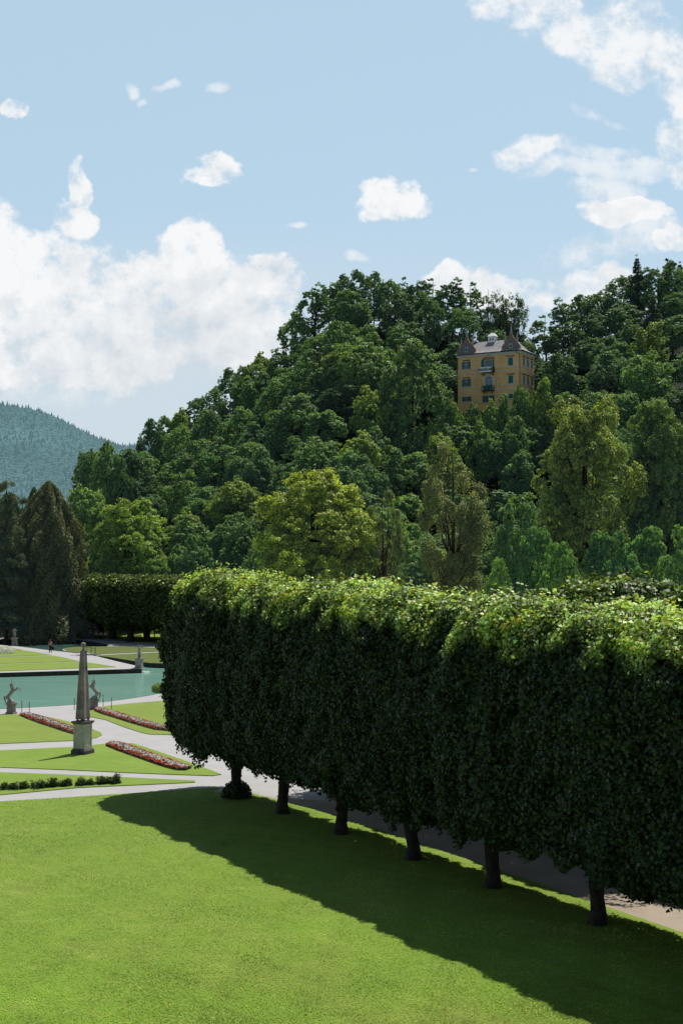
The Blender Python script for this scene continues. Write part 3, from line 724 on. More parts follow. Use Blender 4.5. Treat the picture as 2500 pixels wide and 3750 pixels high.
# ------------------------------------------------------------------ distant mountain
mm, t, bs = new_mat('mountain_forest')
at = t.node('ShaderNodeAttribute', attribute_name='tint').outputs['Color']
mc = t.mix(1.0, (.062,.115,.095), at, 'MULTIPLY'); t.put(bs.inputs['Base Color'], mc); t.put(bs.inputs['Emission Color'], (.100,.172,.205,1)); bs.inputs['Emission Strength'].default_value = .85; bs.inputs['Roughness'].default_value = 1; bs.inputs['Specular IOR Level'].default_value = 0  # blue glow put into the crowns imitates distance haze
M['mount'] = mm
mpts = [(-900,1500),(-400,1470),(0,1478),(60,1484),(130,1497),(200,1522),(300,1575),(380,1612),(450,1632),(520,1625),(700,1640),(1000,1680),(1800,1750)]
MU = np.array([tana(x, y)[0] for x, y in mpts]); MBb = np.array([tana(x, y)[1] for x, y in mpts])
YM = 2600.0; mn = SN(41, .0065, 14); mn2 = SN(42, .02, 14)
def mz(X, Y):
    u = X/Y; top = CH+np.interp(u, MU, MBb)*YM-6
    t_ = np.clip((Y-1500)/(YM-1500), 0, 1); P3 = np.stack([X, Y, X*0], 1)
    env = np.sin(np.pi*np.clip(t_,0,1))**.7
    return top*t_**1.15*np.where(Y > YM, np.clip(1-(Y-YM)/900, 0, 1), 1)+env*(26*mn(P3)+6*mn2(P3))-2
uu = np.linspace(-.5,.35,170); yy = np.linspace(1500,3400,110); U_, Y_ = np.meshgrid(uu, yy); X_ = U_*np.minimum(Y_, 3400)
Z_ = mz(X_.ravel(), Y_.ravel()); vs = np.stack([X_.ravel(), Y_.ravel(), Z_], 1)
idx = np.arange(len(vs)).reshape(110,170); fs = np.stack([idx[:-1,:-1], idx[:-1,1:], idx[1:,1:], idx[1:,:-1]], -1).reshape(-1,4)
me = bpy.data.meshes.new('mountain'); me.from_pydata(vs.tolist(), [], fs.tolist())
me.materials.append(mat_plain('mountain_ground', (.09,.16,.19), 1)); obj_me('mountain', me)['kind'] = 'structure'  # bluish ground colour has the aerial haze painted in
# its forest: one mass of small crowns
rs = np.random.RandomState(43); n = 42000
Yq = 1550+(2640-1550)*rs.uniform(0,1,n)**.8; uq = rs.uniform(-.33,-.10,n); ne = 500
Yq[:ne] = rs.uniform(YM-10, YM+15, ne); Xq = uq*Yq; Zq = mz(Xq, Yq)
con = rs.uniform(size=n) < .08; con[:ne] = rs.uniform(size=ne) < .75
r = np.where(con, rs.uniform(2.6,4.2,n), rs.uniform(4,7.5,n)); h = np.where(con, rs.uniform(9,16,n), rs.uniform(4.5,8,n))
k = 6; a = np.arange(k)*2*np.pi/k; vs = np.zeros((n, 2*k+1, 3)); tw = np.where(con, .55, .8)
jit = rs.uniform(.75,1.25,(n,k))
for i in range(k):
    vs[:,i,0] = Xq+np.cos(a[i])*r*jit[:,i]; vs[:,i,1] = Yq+np.sin(a[i])*r*jit[:,i]; vs[:,i,2] = Zq+h*.12
    vs[:,k+i,0] = Xq+np.cos(a[i])*r*jit[:,i]*tw; vs[:,k+i,1] = Yq+np.sin(a[i])*r*jit[:,i]*tw; vs[:,k+i,2] = Zq+h*np.where(con,.45,.75)
vs[:,2*k] = np.stack([Xq, Yq, Zq+h], 1)
ft = [(i, (i+1)%k, k+(i+1)%k, k+i) for i in range(k)]+[(k+i, k+(i+1)%k, 2*k, 2*k) for i in range(k)]
q4 = np.array([f for f in ft[:k]]); t3 = np.array([f[:3] for f in ft[k:]])
off = (np.arange(n)*(2*k+1))[:,None,None]
allf = (q4[None]+off).reshape(-1,4).tolist()+(t3[None]+off).reshape(-1,3).tolist()
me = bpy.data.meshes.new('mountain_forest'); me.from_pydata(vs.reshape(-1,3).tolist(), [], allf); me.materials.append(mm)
at = me.color_attributes.new('tint', 'FLOAT_COLOR', 'POINT')
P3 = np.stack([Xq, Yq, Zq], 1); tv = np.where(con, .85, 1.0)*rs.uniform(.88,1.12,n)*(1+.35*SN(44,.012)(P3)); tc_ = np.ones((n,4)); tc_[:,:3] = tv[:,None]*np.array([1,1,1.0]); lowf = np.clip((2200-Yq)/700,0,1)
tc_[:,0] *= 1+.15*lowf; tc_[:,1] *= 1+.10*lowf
at.data.foreach_set('color', np.repeat(tc_, 2*k+1, axis=0).astype(np.float32).ravel())
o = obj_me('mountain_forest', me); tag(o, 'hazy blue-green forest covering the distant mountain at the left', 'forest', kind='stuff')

# ------------------------------------------------------------------ museum building
M['ochre'] = mat_plain('ochre_plaster', (.90,.56,.25), .9, (.80,.48,.21), .5, .1)
M['trim'] = mat_plain('white_trim', (.62,.62,.60), .8)
M['shutter'] = mat_plain('green_shutter', (.035,.17,.165), .6, (.025,.12,.12), 2)
M['pane'] = mat_plain('window_glass', (.06,.10,.14), .08, spec=.8)
M['brown'] = mat_plain('gable_brown', (.36,.20,.11), .9, (.26,.14,.08), 2)
M['panel'] = mat_plain('gable_panel', (.20,.22,.24), .8, (.12,.14,.16), 3)
M['roof'] = mat_plain('slate_roof', (.36,.34,.33), .75, (.16,.15,.15), 2.2, .6, bscale=9, lo=.3, hi=.7)
M['lead'] = mat_plain('lead_spire', (.40,.42,.45), .5, (.2,.21,.23), 4)
M['darkwood'] = mat_plain('dark_eave', (.03,.035,.05), .8)
M['white'] = mat_plain('white_paint', (.8,.8,.8), .6)
M['black'] = mat_plain('black_letters', (.01,.02,.03), .6)
ua, ub = tana(1675,1400)[0], tana(1905,1400)[0]
mx0, my0, mx1, my1 = ua*305.0, 305.0, ub*297.5, 297.5
MW = math.hypot(mx1-mx0, my1-my0); ML = 8.5; mang = math.atan2(my1-my0, mx1-mx0)
MZ = CH+tana(1675, 1489)[1]*305.0
mus = thing('museum_building', 'ochre yellow villa with shaped gables, teal shutters and a MUSEUM banner on the hill', 'building', (mx0, my0, MZ), mang)
def part(name, mat, fn, parent=None):
    mb = MB(); fn(mb); return mb.build(name, M[mat], parent or mus)
part('wall', 'ochre', lambda m: (m.box(0,MW,0,ML,-4,11.45), m.box(4.75,10.7,-.07,0,-4,11.2)))
for z in (8.25, 7.35, 4.3, 3.3):
    part('string_course', 'trim', lambda m: m.box(-.05,4.75,-.07,0,z-.08,z+.08))
    part('string_course', 'trim', lambda m: m.box(10.7,MW+.05,-.07,0,z-.08,z+.08))
    part('string_course', 'trim', lambda m: m.box(MW,MW+.07,0,ML,z-.08,z+.08))
    if z > 7 or z < 4:
        part('string_course', 'trim', lambda m: m.box(4.75,6.0 if z > 7 else 6.5,-.13,-.07,z-.08,z+.08))
        part('string_course', 'trim', lambda m: m.box(9.1,10.7,-.13,-.07,z-.08,z+.08))
part('cornice', 'trim', lambda m: (m.box(-.18,MW+.18,-.2,ML+.2,11.2,11.5), m.box(-.35,MW+.35,-.4,ML+.4,11.5,11.68)))
part('eave', 'darkwood', lambda m: m.box(-.62,MW+.62,-.65,ML+.65,11.68,11.86))
def roof(m):
    e = .65; hx = 3.6; zr = 15.3; cy = ML/2
    # two-pitch (flared) hip
    A0 = [(-e,-e,11.87),(MW+e,-e,11.87),(MW+e,ML+e,11.87),(-e,ML+e,11.87)]
    B0 = [(.8,.75,12.6),(MW-.8,.75,12.6),(MW-.8,ML-.75,12.6),(.8,ML-.75,12.6)]
    C0 = [(hx,cy,zr),(MW-hx+.6,cy,zr)]
    m.add(A0+B0+C0, [(0,1,5,4),(1,2,6,5),(2,3,7,6),(3,0,4,7),(4,5,9,8),(5,6,9),(6,7,8,9),(7,4,8)])
rf = part('roof', 'roof', roof)
part('ridge_cap', 'darkwood', lambda m: m.tube([(3.6,ML/2,15.33),(MW-3,ML/2,15.33)], .09, 6), rf)
def dove(m):
    x, y = 6.9, ML/2; m.box(x-.85,x+.85,y-.7,y+.7,14.6,16.2)
    m.add([(x-1.0,y-.85,16.2),(x+1.0,y-.85,16.2),(x+1.0,y+.85,16.2),(x-1.0,y+.85,16.2),(x-.45,y,17.0),(x+.45,y,17.0)], [(0,1,5,4),(1,2,5),(2,3,4,5),(3,0,4),(3,2,1,0)])
ch = part('chimney', 'white', dove, rf)
part('opening', 'black', lambda m: [m.box(6.9+d-.11,6.9+d+.11,ML/2-.73,ML/2-.69,15.25,15.75) for d in (-.35,.3)], ch)
half = [(2.25,0),(2.3,.35),(2.15,.5),(2.25,.8),(2.15,1.2),(1.9,1.55),(1.55,1.75),(1.45,2.0),(1.3,2.35),(.95,2.65),(.7,2.8),(.55,3.1),(.38,3.45),(.34,3.75),(.2,3.95)]
for gx_, lab in ((2.25,'left gable'),(MW-2.25,'right gable')):
    g = MB(); out = [(gx_+a, 11.86+b) for a, b in half]+[(gx_-a, 11.86+b) for a, b in reversed(half)]
    g.prism(out, -.02, .45); g.box(gx_-2.3,gx_+2.3,-.12,.5,11.87,12.1)
    go = g.build('gable', M['brown'], mus)
    # raised rim and grey stepped panel
    part('gable_band', 'ochre', lambda m: m.box(gx_-2.0,gx_+2.0,-.16,-.12,11.93,12.13), go)
    part('gable_panel', 'panel', lambda m: m.prism([(gx_-1.7,12.3),(gx_+1.7,12.3),(gx_+1.75,12.9),(gx_+1.6,13.3),(gx_+1.2,13.5),(gx_+.75,13.5),(gx_+.72,14.1),(gx_+.38,14.15),(gx_+.32,14.8),(gx_,15.15),(gx_-.32,14.8),(gx_-.38,14.15),(gx_-.72,14.1),(gx_-.75,13.5),(gx_-1.2,13.5),(gx_-1.6,13.3),(gx_-1.75,12.9)], -.07, -.02), go)
    w = part('window', 'trim', lambda m: m.box(gx_-.33,gx_+.33,-.11,-.07,12.42,13.45), go)
    part('window_niche', 'black', lambda m: m.box(gx_-.2,gx_+.2,-.13,-.11,12.55,13.3), go)
    for dx_, z0_, hh_ in ((-1.4,13.9,2.0),(1.4,13.9,2.0),(0,15.8,2.15)):
        part('spire', 'lead', lambda m: (m.box(gx_+dx_-.17,gx_+dx_+.17,.02,.36,z0_-.45,z0_), m.lathe([(.32,0),(.38,.12),(.22,.3),(.30,.5),(.20,.85),(.10,hh_*.8),(.02,hh_)], 10, (gx_+dx_,.2,z0_))), go)
def sq_window(x, z, w, h, open_, name='window', side=False, lid=True):
    # x centre; facade plane y=0 (front) or x=MW (side)
    y0 = -.07 if False else 0
    def bx(m, a0, a1, d0, d1, z0, z1):
        if side: m.box(MW+d0, MW+d1, a0, a1, z0, z1)
        else: m.box(a0, a1, -d1, -d0, z0, z1)
    f = part(name, 'trim', lambda m: (bx(m, x-w/2-.14, x-w/2, 0, .09, z-.05, z+h+.12), bx(m, x+w/2, x+w/2+.14, 0, .09, z-.05, z+h+.12), bx(m, x-w/2, x+w/2, 0, .09, z+h, z+h+.12), bx(m, x-w/2-.2, x+w/2+.2, 0, .14, z-.14, z-.05)))
    if lid: part('window_hood', 'brown', lambda m: (bx(m, x-w/2-.4, x+w/2+.4, 0, .28, z+h+.30, z+h+.42), bx(m, x-w/2-.25, x+w/2+.25, 0, .15, z+h+.2, z+h+.30)), f)
    if open_:
        part('pane', 'pane', lambda m: bx(m, x-w/2, x+w/2, .0, .03, z, z+h), f)
        part('mullion', 'trim', lambda m: (bx(m, x-.03, x+.03, .03, .06, z, z+h), bx(m, x-w/2, x+w/2, .03, .055, z+h*.62, z+h*.66)), f)
        for s_ in (-1, 1): part('shutter', 'shutter', lambda m: bx(m, *(sorted((x+s_*(w/2+.02), x+s_*(w/2+.02+w*.55)))), .1, .15, z-.05, z+h), f)
    else:
        for s_ in (-1, 1): part('shutter', 'shutter', lambda m: bx(m, *(sorted((x+s_*.015, x+s_*w/2))), .02, .07, z, z+h), f)
    return f
sq_window(2.2, 8.55, .95, 1.6, True); sq_window(2.25, 4.55, .95, 1.6, True); sq_window(2.3, 1.15, 1.0, 1.0, True, lid=False)
sq_window(13.0, 8.6, 1.15, 1.75, False); sq_window(13.05, 4.6, 1.15, 1.7, False); sq_window(13.05, 1.15, 1.1, 1.0, False, lid=False)
for yy_ in (1.9, 4.3, 6.8):
    sq_window(yy_, 8.6, .95, 1.75, False, side=True); sq_window(yy_, 4.6, .95, 1.7, False, side=True)
# centre bay: upper door, pediment, banner, arched window, balcony, lower window
cx_ = 7.75
f = part('balcony_door', 'trim', lambda m: (m.box(6.7,6.82,-.16,-.07,8.4,10.2), m.box(8.5,8.62,-.16,-.07,8.4,10.2), m.box(6.82,8.5,-.16,-.07,10.1,10.2)))
part('pane', 'pane', lambda m: m.box(6.82,8.5,-.1,-.07,8.4,10.1), f); part('mullion', 'brown', lambda m: m.box(7.6,7.78,-.14,-.1,8.4,10.1), f)
for a_, b_ in ((5.95,6.68),(8.64,9.05)): part('shutter', 'shutter', lambda m: m.box(a_,b_,-.22,-.16,8.4,10.2), f)
part('pediment', 'brown', lambda m: (m.box(6.3,9.1,-.35,-.07,10.32,10.45), m.prism([(6.3,10.45),(7.2,10.75),(7.2,10.9),(6.2,10.6)], -.33, -.07), m.prism([(9.1,10.45),(8.2,10.75),(8.2,10.9),(9.2,10.6)], -.33, -.07)))
part('crest', 'stone_pale', lambda m: m.lathe([(.1,-.45),(.38,-.3),(.42,.1),(.3,.35),(.1,.45)], 12, (7.7,-.3,10.95), sy=.3))
ub_ = part('upper_balcony', 'darkwood', lambda m: (m.box(5.95,9.2,-.95,-.07,7.25,7.42), m.box(9.08,9.2,-.95,-.07,7.42,8.4), m.box(5.95,6.05,-.95,-.07,7.42,8.4), m.box(5.95,9.2,-.97,-.92,8.36,8.42)))
for a_ in (6.3, 8.6): part('bracket', 'brown', lambda m: m.prism([(a_,7.25),(a_+.4,7.25),(a_+.4,6.8),(a_+.2,6.6),(a_,6.8)], -.8, -.07), ub_)
ban = part('banner', 'white', lambda m: m.box(5.85,8.75,-1.03,-.99,7.3,8.52), ub_)
fc = bpy.data.curves.new('lettering', 'FONT'); fc.body = 'MUSEUM'; fc.size = .74; fc.align_x = 'CENTER'; fc.align_y = 'CENTER'; fc.extrude = .01; fc.offset = .022; fc.space_character = 1.08
to = bpy.data.objects.new('lettering', fc); col.objects.link(to)
dg = bpy.context.evaluated_depsgraph_get(); tme = bpy.data.meshes.new_from_object(to.evaluated_get(dg)); bpy.data.objects.remove(to)
tme.materials.clear(); tme.materials.append(M['black'])
lt = obj_me('lettering', tme, ban); lt.rotation_euler = (R(90),0,0); lt.location = (7.3,-1.05,7.91)
def arch(x, w, z0, zs, n=12): return [(x-w/2,z0),(x+w/2,z0)]+[(x+w/2*math.cos(math.pi*k/n), zs+w/2*math.sin(math.pi*k/n)) for k in range(n+1)]
aw = part('arched_window', 'trim', lambda m: m.prism(arch(cx_,2.45,3.4,5.65), -.15, -.07))
part('pane', 'pane', lambda m: m.prism(arch(cx_,1.7,3.45,5.65), -.17, -.15), aw)
part('mullion', 'trim', lambda m: (m.box(cx_-.04,cx_+.04,-.2,-.17,3.5,6.45), m.box(cx_-.85,cx_+.85,-.2,-.17,5.6,5.68), m.box(cx_-.45,cx_-.42,-.19,-.17,3.5,6.3), m.box(cx_+.42,cx_+.45,-.19,-.17,3.5,6.3), m.box(cx_-.85,cx_+.85,-.19,-.17,4.9,4.93)), aw)
lb = part('lower_balcony', 'darkwood', lambda m: (m.box(6.25,9.15,-.95,-.07,3.05,3.2), m.box(6.25,9.15,-.95,-.9,4.2,4.27), m.box(9.1,9.15,-.9,-.07,4.2,4.27), m.box(6.25,6.3,-.9,-.07,4.2,4.27), [m.box(6.3+i*.2,6.33+i*.2,-.94,-.91,3.2,4.2) for i in range(15)], [m.box(9.1,9.13,-.9+i*.2,-.87+i*.2,3.2,4.2) for i in range(5)]))
part('balcony_cloth', 'shutter', lambda m: m.box(6.75,8.65,-.90,-.88,3.2,4.18), lb)
for a_ in (6.6, 8.5): part('bracket', 'brown', lambda m: m.prism([(a_,3.05),(a_+.35,3.05),(a_+.35,2.7),(a_+.17,2.5),(a_,2.7)], -.75, -.07), lb)
for x_ in (5.5, 9.95):
    part('niche', 'brown', lambda m: (m.prism(arch(x_,1.05,3.4,5.45), -.085, -.07),))
    part('niche_panel', 'ochre', lambda m: m.prism(arch(x_,.9,3.4,5.45), -.10, -.085))
f = part('window', 'trim', lambda m: m.box(6.3,9.1,-.14,-.07,2.1,2.22))
part('pane', 'pane', lambda m: m.box(6.9,8.5,-.1,-.07,.6,2.1), f)
part('mullion', 'trim', lambda m: m.box(7.66,7.74,-.13,-.1,.6,2.1), f)
for a_, b_ in ((6.25,6.88),(8.52,9.1)): part('shutter', 'shutter', lambda m: m.box(a_,b_,-.2,-.15,.6,2.1), f)
part('panel_line', 'brown', lambda m: (m.box(4.95,6.2,-.09,-.07,2.0,2.06), m.box(9.2,10.5,-.09,-.07,2.0,2.06), m.box(4.95,10.5,-.09,-.07,.35,.41)))
part('drainpipe', 'darkwood', lambda m: m.tube([(MW-.9,-.5,11.6),(MW-.12,-.12,11.0),(MW-.12,-.12,-2)], .06, 6))
part('drainpipe', 'darkwood', lambda m: m.tube([(.02,-.1,11.4),(.02,-.1,-2)], .06, 6))

# ------------------------------------------------------------------ obelisk
ox, oy = A(527, 893)
ob = thing('obelisk', 'tall tapering stone obelisk topped by a ball on a pale panelled pedestal in the lawn', 'obelisk', (ox, oy, .04), R(-25))
def pp(name, mat, fn, parent): mb = MB(); fn(mb); return mb.build(name, M[mat], parent)
pp('plinth', 'stone_dark', lambda m: (m.box(-.52,.52,-.52,.52,0,.22), m.frustum(1.04,1.04,.22,.86,.86,.34)), ob)
ped = pp('pedestal', 'stone_pale', lambda m: m.box(-.385,.385,-.385,.385,.34,1.86), ob)
def frame_(m):
    for ang in range(4):
        c, s = math.cos(ang*math.pi/2), math.sin(ang*math.pi/2)
        for (a0,a1,z0,z1) in ((-.41,-.29,.34,1.86),(.29,.41,.34,1.86),(-.29,.29,.34,.52),(-.29,.29,1.70,1.86)):
            vs = [(a,-(.385 if d == 0 else .415),z) for z in (z0,z1) for d in (0,1) for a in (a0,a1)]
            m.add([(c*x-s*y, s*x+c*y, z) for x, y, z in vs], [(0,2,3,1),(4,5,7,6),(0,1,5,4),(2,6,7,3),(0,4,6,2),(1,3,7,5)])
pp('panel_frame', 'stone_pale', frame_, ped)
pp('cornice', 'stone_dark', lambda m: (m.frustum(.86,.86,1.86,.98,.98,1.95), m.box(-.52,.52,-.52,.52,1.95,2.04)), ob)
for sx_, sy_ in ((-1,-1),(1,-1),(1,1),(-1,1)): pp('stone_ball', 'stone_dark', lambda m: m.ball((sx_*.235,sy_*.235,2.10), .072), ob)
def shaft(m):   # square with concave faces and chamfered corners
    def ring(w, z):
        h = w/2; c = h*.72; q = []
        for ang in range(4):
            ca, sa = math.cos(ang*math.pi/2), math.sin(ang*math.pi/2)
            for x, y in ((-c,-h),(-c*.45,-h*.90),(0,-h*.86),(c*.45,-h*.90),(c,-h),(h,-h)): q.append((ca*x-sa*y, sa*x+ca*y, z))
        return q
    zs = [2.16+ (6.40-2.16)*i/6 for i in range(7)]
    rings = [ring(.66+(.29-.66)*i/6, z) for i, z in enumerate(zs)]; n = len(rings[0])
    vs = [v for r in rings for v in r]; fs = [(i*n+k, i*n+(k+1)%n, (i+1)*n+(k+1)%n, (i+1)*n+k) for i in range(6) for k in range(n)]
    fs += [tuple(range(n))[::-1], tuple(6*n+k for k in range(n))]; m.add(vs, fs)
pp('shaft', 'obelisk', shaft, ob)
pp('neck', 'obelisk', lambda m: m.lathe([(.15,6.40),(.10,6.5),(.055,6.6),(.06,6.68)], 12), ob)
pp('ball', 'stone', lambda m: m.ball((0,0,6.80), .165, 18, 12), ob)

# ------------------------------------------------------------------ skinned figures
def skin(name, joints, edges, mat, parent, levels=2, loc=None):
    """joints: name -> (x,y,z,r[,r2])"""
    names = list(joints); me = bpy.data.meshes.new(name)
    me.from_pydata([joints[k][:3] for k in names], [(names.index(a), names.index(b)) for a, b in edges], [])
    o = bpy.data.objects.new(name, me); col.objects.link(o); o.parent = parent
    if loc: o.location = loc
    o.modifiers.new('Skin', 'SKIN'); 
    if not me.skin_vertices: bmx = bmesh.new(); bmx.from_mesh(me); bmx.verts.layers.skin.verify(); bmx.to_mesh(me); bmx.free()
    for i, k in enumerate(names):
        j = joints[k]; me.skin_vertices[0].data[i].radius = (j[3], j[4] if len(j) > 4 else j[3])
        me.skin_vertices[0].data[i].use_root = (i == 0)
    s = o.modifiers.new('Subdivision', 'SUBSURF'); s.levels = levels; s.render_levels = levels
    dg = bpy.context.evaluated_depsgraph_get(); dg.update()
    nm = bpy.data.meshes.new_from_object(o.evaluated_get(dg)); o.modifiers.clear(); o.data = nm; nm.name = name
    nm.materials.clear(); nm.materials.append(mat); nm.polygons.foreach_set('use_smooth', [True]*len(nm.polygons))
    return o
def unicorn(loc, rz, label, sc=1.0, flip=1):
    t = thing('unicorn_statue', label, 'statue', loc, rz, 'unicorn statues at the pond')
    pp('plinth', 'stone', lambda m: (m.lathe([(.46,0),(.46,.10),(.38,.14),(.36,.20),(.345,.66),(.42,.70),(.45,.76),(.45,.84),(.36,.86)], 6, smooth=False)), t)
    z = .84
    J = {'pelvis':(-.30,0,z+.46,.20,.21),'rump':(-.36,0,z+.36,.15,.17),'loin':(-.16,0,z+.64,.17,.155),'barrel':(.02,0,z+.86,.185,.17),'chest':(.17,0,z+1.06,.185,.16),
         'neck1':(.14,0,z+1.24,.13,.10),'neck2':(.04,0,z+1.38,.10,.075),'poll':(0,0,z+1.52,.075,.06),'brow':(.07,0,z+1.535,.062,.052),'nose':(.17,0,z+1.50,.042,.036),'muzzle':(.23,0,z+1.485,.036,.034)}
    E = [('pelvis','rump'),('pelvis','loin'),('loin','barrel'),('barrel','chest'),('chest','neck1'),('neck1','neck2'),('neck2','poll'),('poll','brow'),('brow','nose'),('nose','muzzle')]
    for s_, q in ((-1,'a'),(1,'b')):
        d = .10 if s_ > 0 else 0
        J.update({'sh'+q:(.24,s_*.09,z+1.03,.085,.08),'el'+q:(.36,s_*.10,z+1.10-d,.055),'kn'+q:(.46-d*.4,s_*.10,z+1.26-d,.04),'ca'+q:(.60-d*.6,s_*.10,z+1.22-d*1.3,.028),'fe'+q:(.72-d*1.0,s_*.10,z+1.10-d*1.5,.03),'ho'+q:(.77-d*1.0,s_*.10,z+1.04-d*1.6,.038)})
        E += [('chest','sh'+q),('sh'+q,'el'+q),('el'+q,'kn'+q),('kn'+q,'ca'+q),('ca'+q,'fe'+q),('fe'+q,'ho'+q)]
        J.update({'hi'+q:(-.27,s_*.13,z+.40,.14,.12),'st'+q:(-.10,s_*.15,z+.28,.09),'hk'+q:(-.30,s_*.15,z+.13,.05),'hf'+q:(-.20,s_*.15,z+.04,.045),'ht'+q:(-.08,s_*.15,z+.025,.045)})
        E += [('pelvis','hi'+q),('hi'+q,'st'+q),('st'+q,'hk'+q),('hk'+q,'hf'+q),('hf'+q,'ht'+q)]
    skin('body', J, E, M['statue'], t)
    pp('rock', 'statue', lambda m: (m.lathe([(.30,z-.01),(.28,z+.08),(.20,z+.2),(.12,z+.28),(.04,z+.31)], 9, (-.05,0,0), sx=1.1), m.ball((.18,.05,z+.06), .12, 8, 6)), t)
    pp('horn', 'chain', lambda m: m.tube([(.03,0,z+1.57),(.005,0,z+2.06)], [.024,.006], 6), t)
    pp('mane', 'statue', lambda m: m.tube([(-.03,0,z+1.58),(-.10,0,z+1.46),(-.07,0,z+1.30),(-.02,0,z+1.12)], [.03,.06,.06,.03], 7), t)
    pp('tail', 'statue', lambda m: m.tube([(-.42,0,z+.58),(-.53,0,z+.56),(-.55,0,z+.40),(-.48,0,z+.22),(-.44,0,z+.06)], [.03,.05,.06,.06,.03], 7), t)
    t.scale = (sc, sc, sc); return t
x_, y_ = G(41, 2614); unicorn((x_, y_, 0), R(8), 'rearing unicorn statue facing right on a rough stone plinth at the left edge')
x_, y_ = G(343, 2599); unicorn((x_, y_, 0), R(188), 'rearing unicorn statue facing left on its stone plinth just right of the obelisk')

def figure_statue(loc, rz, label, arms_up, ph):
    t = thing('figure_statue', label, 'statue', loc, rz, 'standing figure statues on the pond terrace')
    pp('plinth', 'stone' if not arms_up else 'statue', lambda m: (m.box(-.46,.46,-.46,.46,0,.12), m.box(-.36,.36,-.36,.36,.12,ph-.14), m.frustum(.72,.72,ph-.14,.92,.92,ph-.06), m.box(-.46,.46,-.46,.46,ph-.06,ph)), t)
    z = ph
    J = {'pel':(0,0,z+.78,.13,.10),'wa':(.01,0,z+.93,.11,.085),'ch':(0,0,z+1.10,.135,.095),'nk':(0,0,z+1.24,.05),'hd0':(0,-.01,z+1.32,.07,.075),'hd':(0,-.01,z+1.43,.08,.085)}
    E = [('pel','wa'),('wa','ch'),('ch','nk'),('nk','hd0'),('hd0','hd')]
    for s_, q in ((-1,'l'),(1,'r')):
        J.update({'h'+q:(s_*.08,0,z+.70,.095),'k'+q:(s_*.09+(.04 if s_>0 else 0),-.05 if s_>0 else 0,z+.40,.062),'a'+q:(s_*.09,0 if s_<0 else .03,z+.07,.04),'t'+q:(s_*.10,-.11,z+.03,.035)})
        E += [('pel','h'+q),('h'+q,'k'+q),('k'+q,'a'+q),('a'+q,'t'+q)]
        if arms_up: J.update({'s'+q:(s_*.17,0,z+1.17,.055),'e'+q:(s_*.36,0,z+1.27,.042),'w'+q:(s_*.20,-.02,z+1.45,.032),'f'+q:(s_*.11,-.02,z+1.49,.03)})
        else: J.update({'s'+q:(s_*.17,0,z+1.17,.055),'e'+q:(s_*.27,-.02,z+.93 if s_<0 else z+1.0,.042),'w'+q:(s_*.16,-.16,z+.85 if s_<0 else z+1.2,.032),'f'+q:(s_*.10,-.17,z+.84 if s_<0 else z+1.28,.03)})
        E += [('ch','s'+q),('s'+q,'e'+q),('e'+q,'w'+q),('w'+q,'f'+q)]
    bd_ = skin('body', J, E, M['statue'], t); bd_.scale = (1.22,1.2,1)
    pp('drapery', 'statue', lambda m: (m.lathe([(.17,z+.02),(.14,z+.3),(.13,z+.55),(.08,z+.62)], 9, (0,.10,0), sy=.7),), t)
    return t
x_, y_ = B(1208, 446); figure_statue((x_, y_+.2, 0), R(-12), 'standing statue with both arms raised to its head at the corner of the pond terrace', True, 1.15)
x_, y_ = B(125, 250); figure_statue((x_, y_, 0), R(10), 'standing draped statue on a brownish plinth far away at the pond end', False, 1.1)

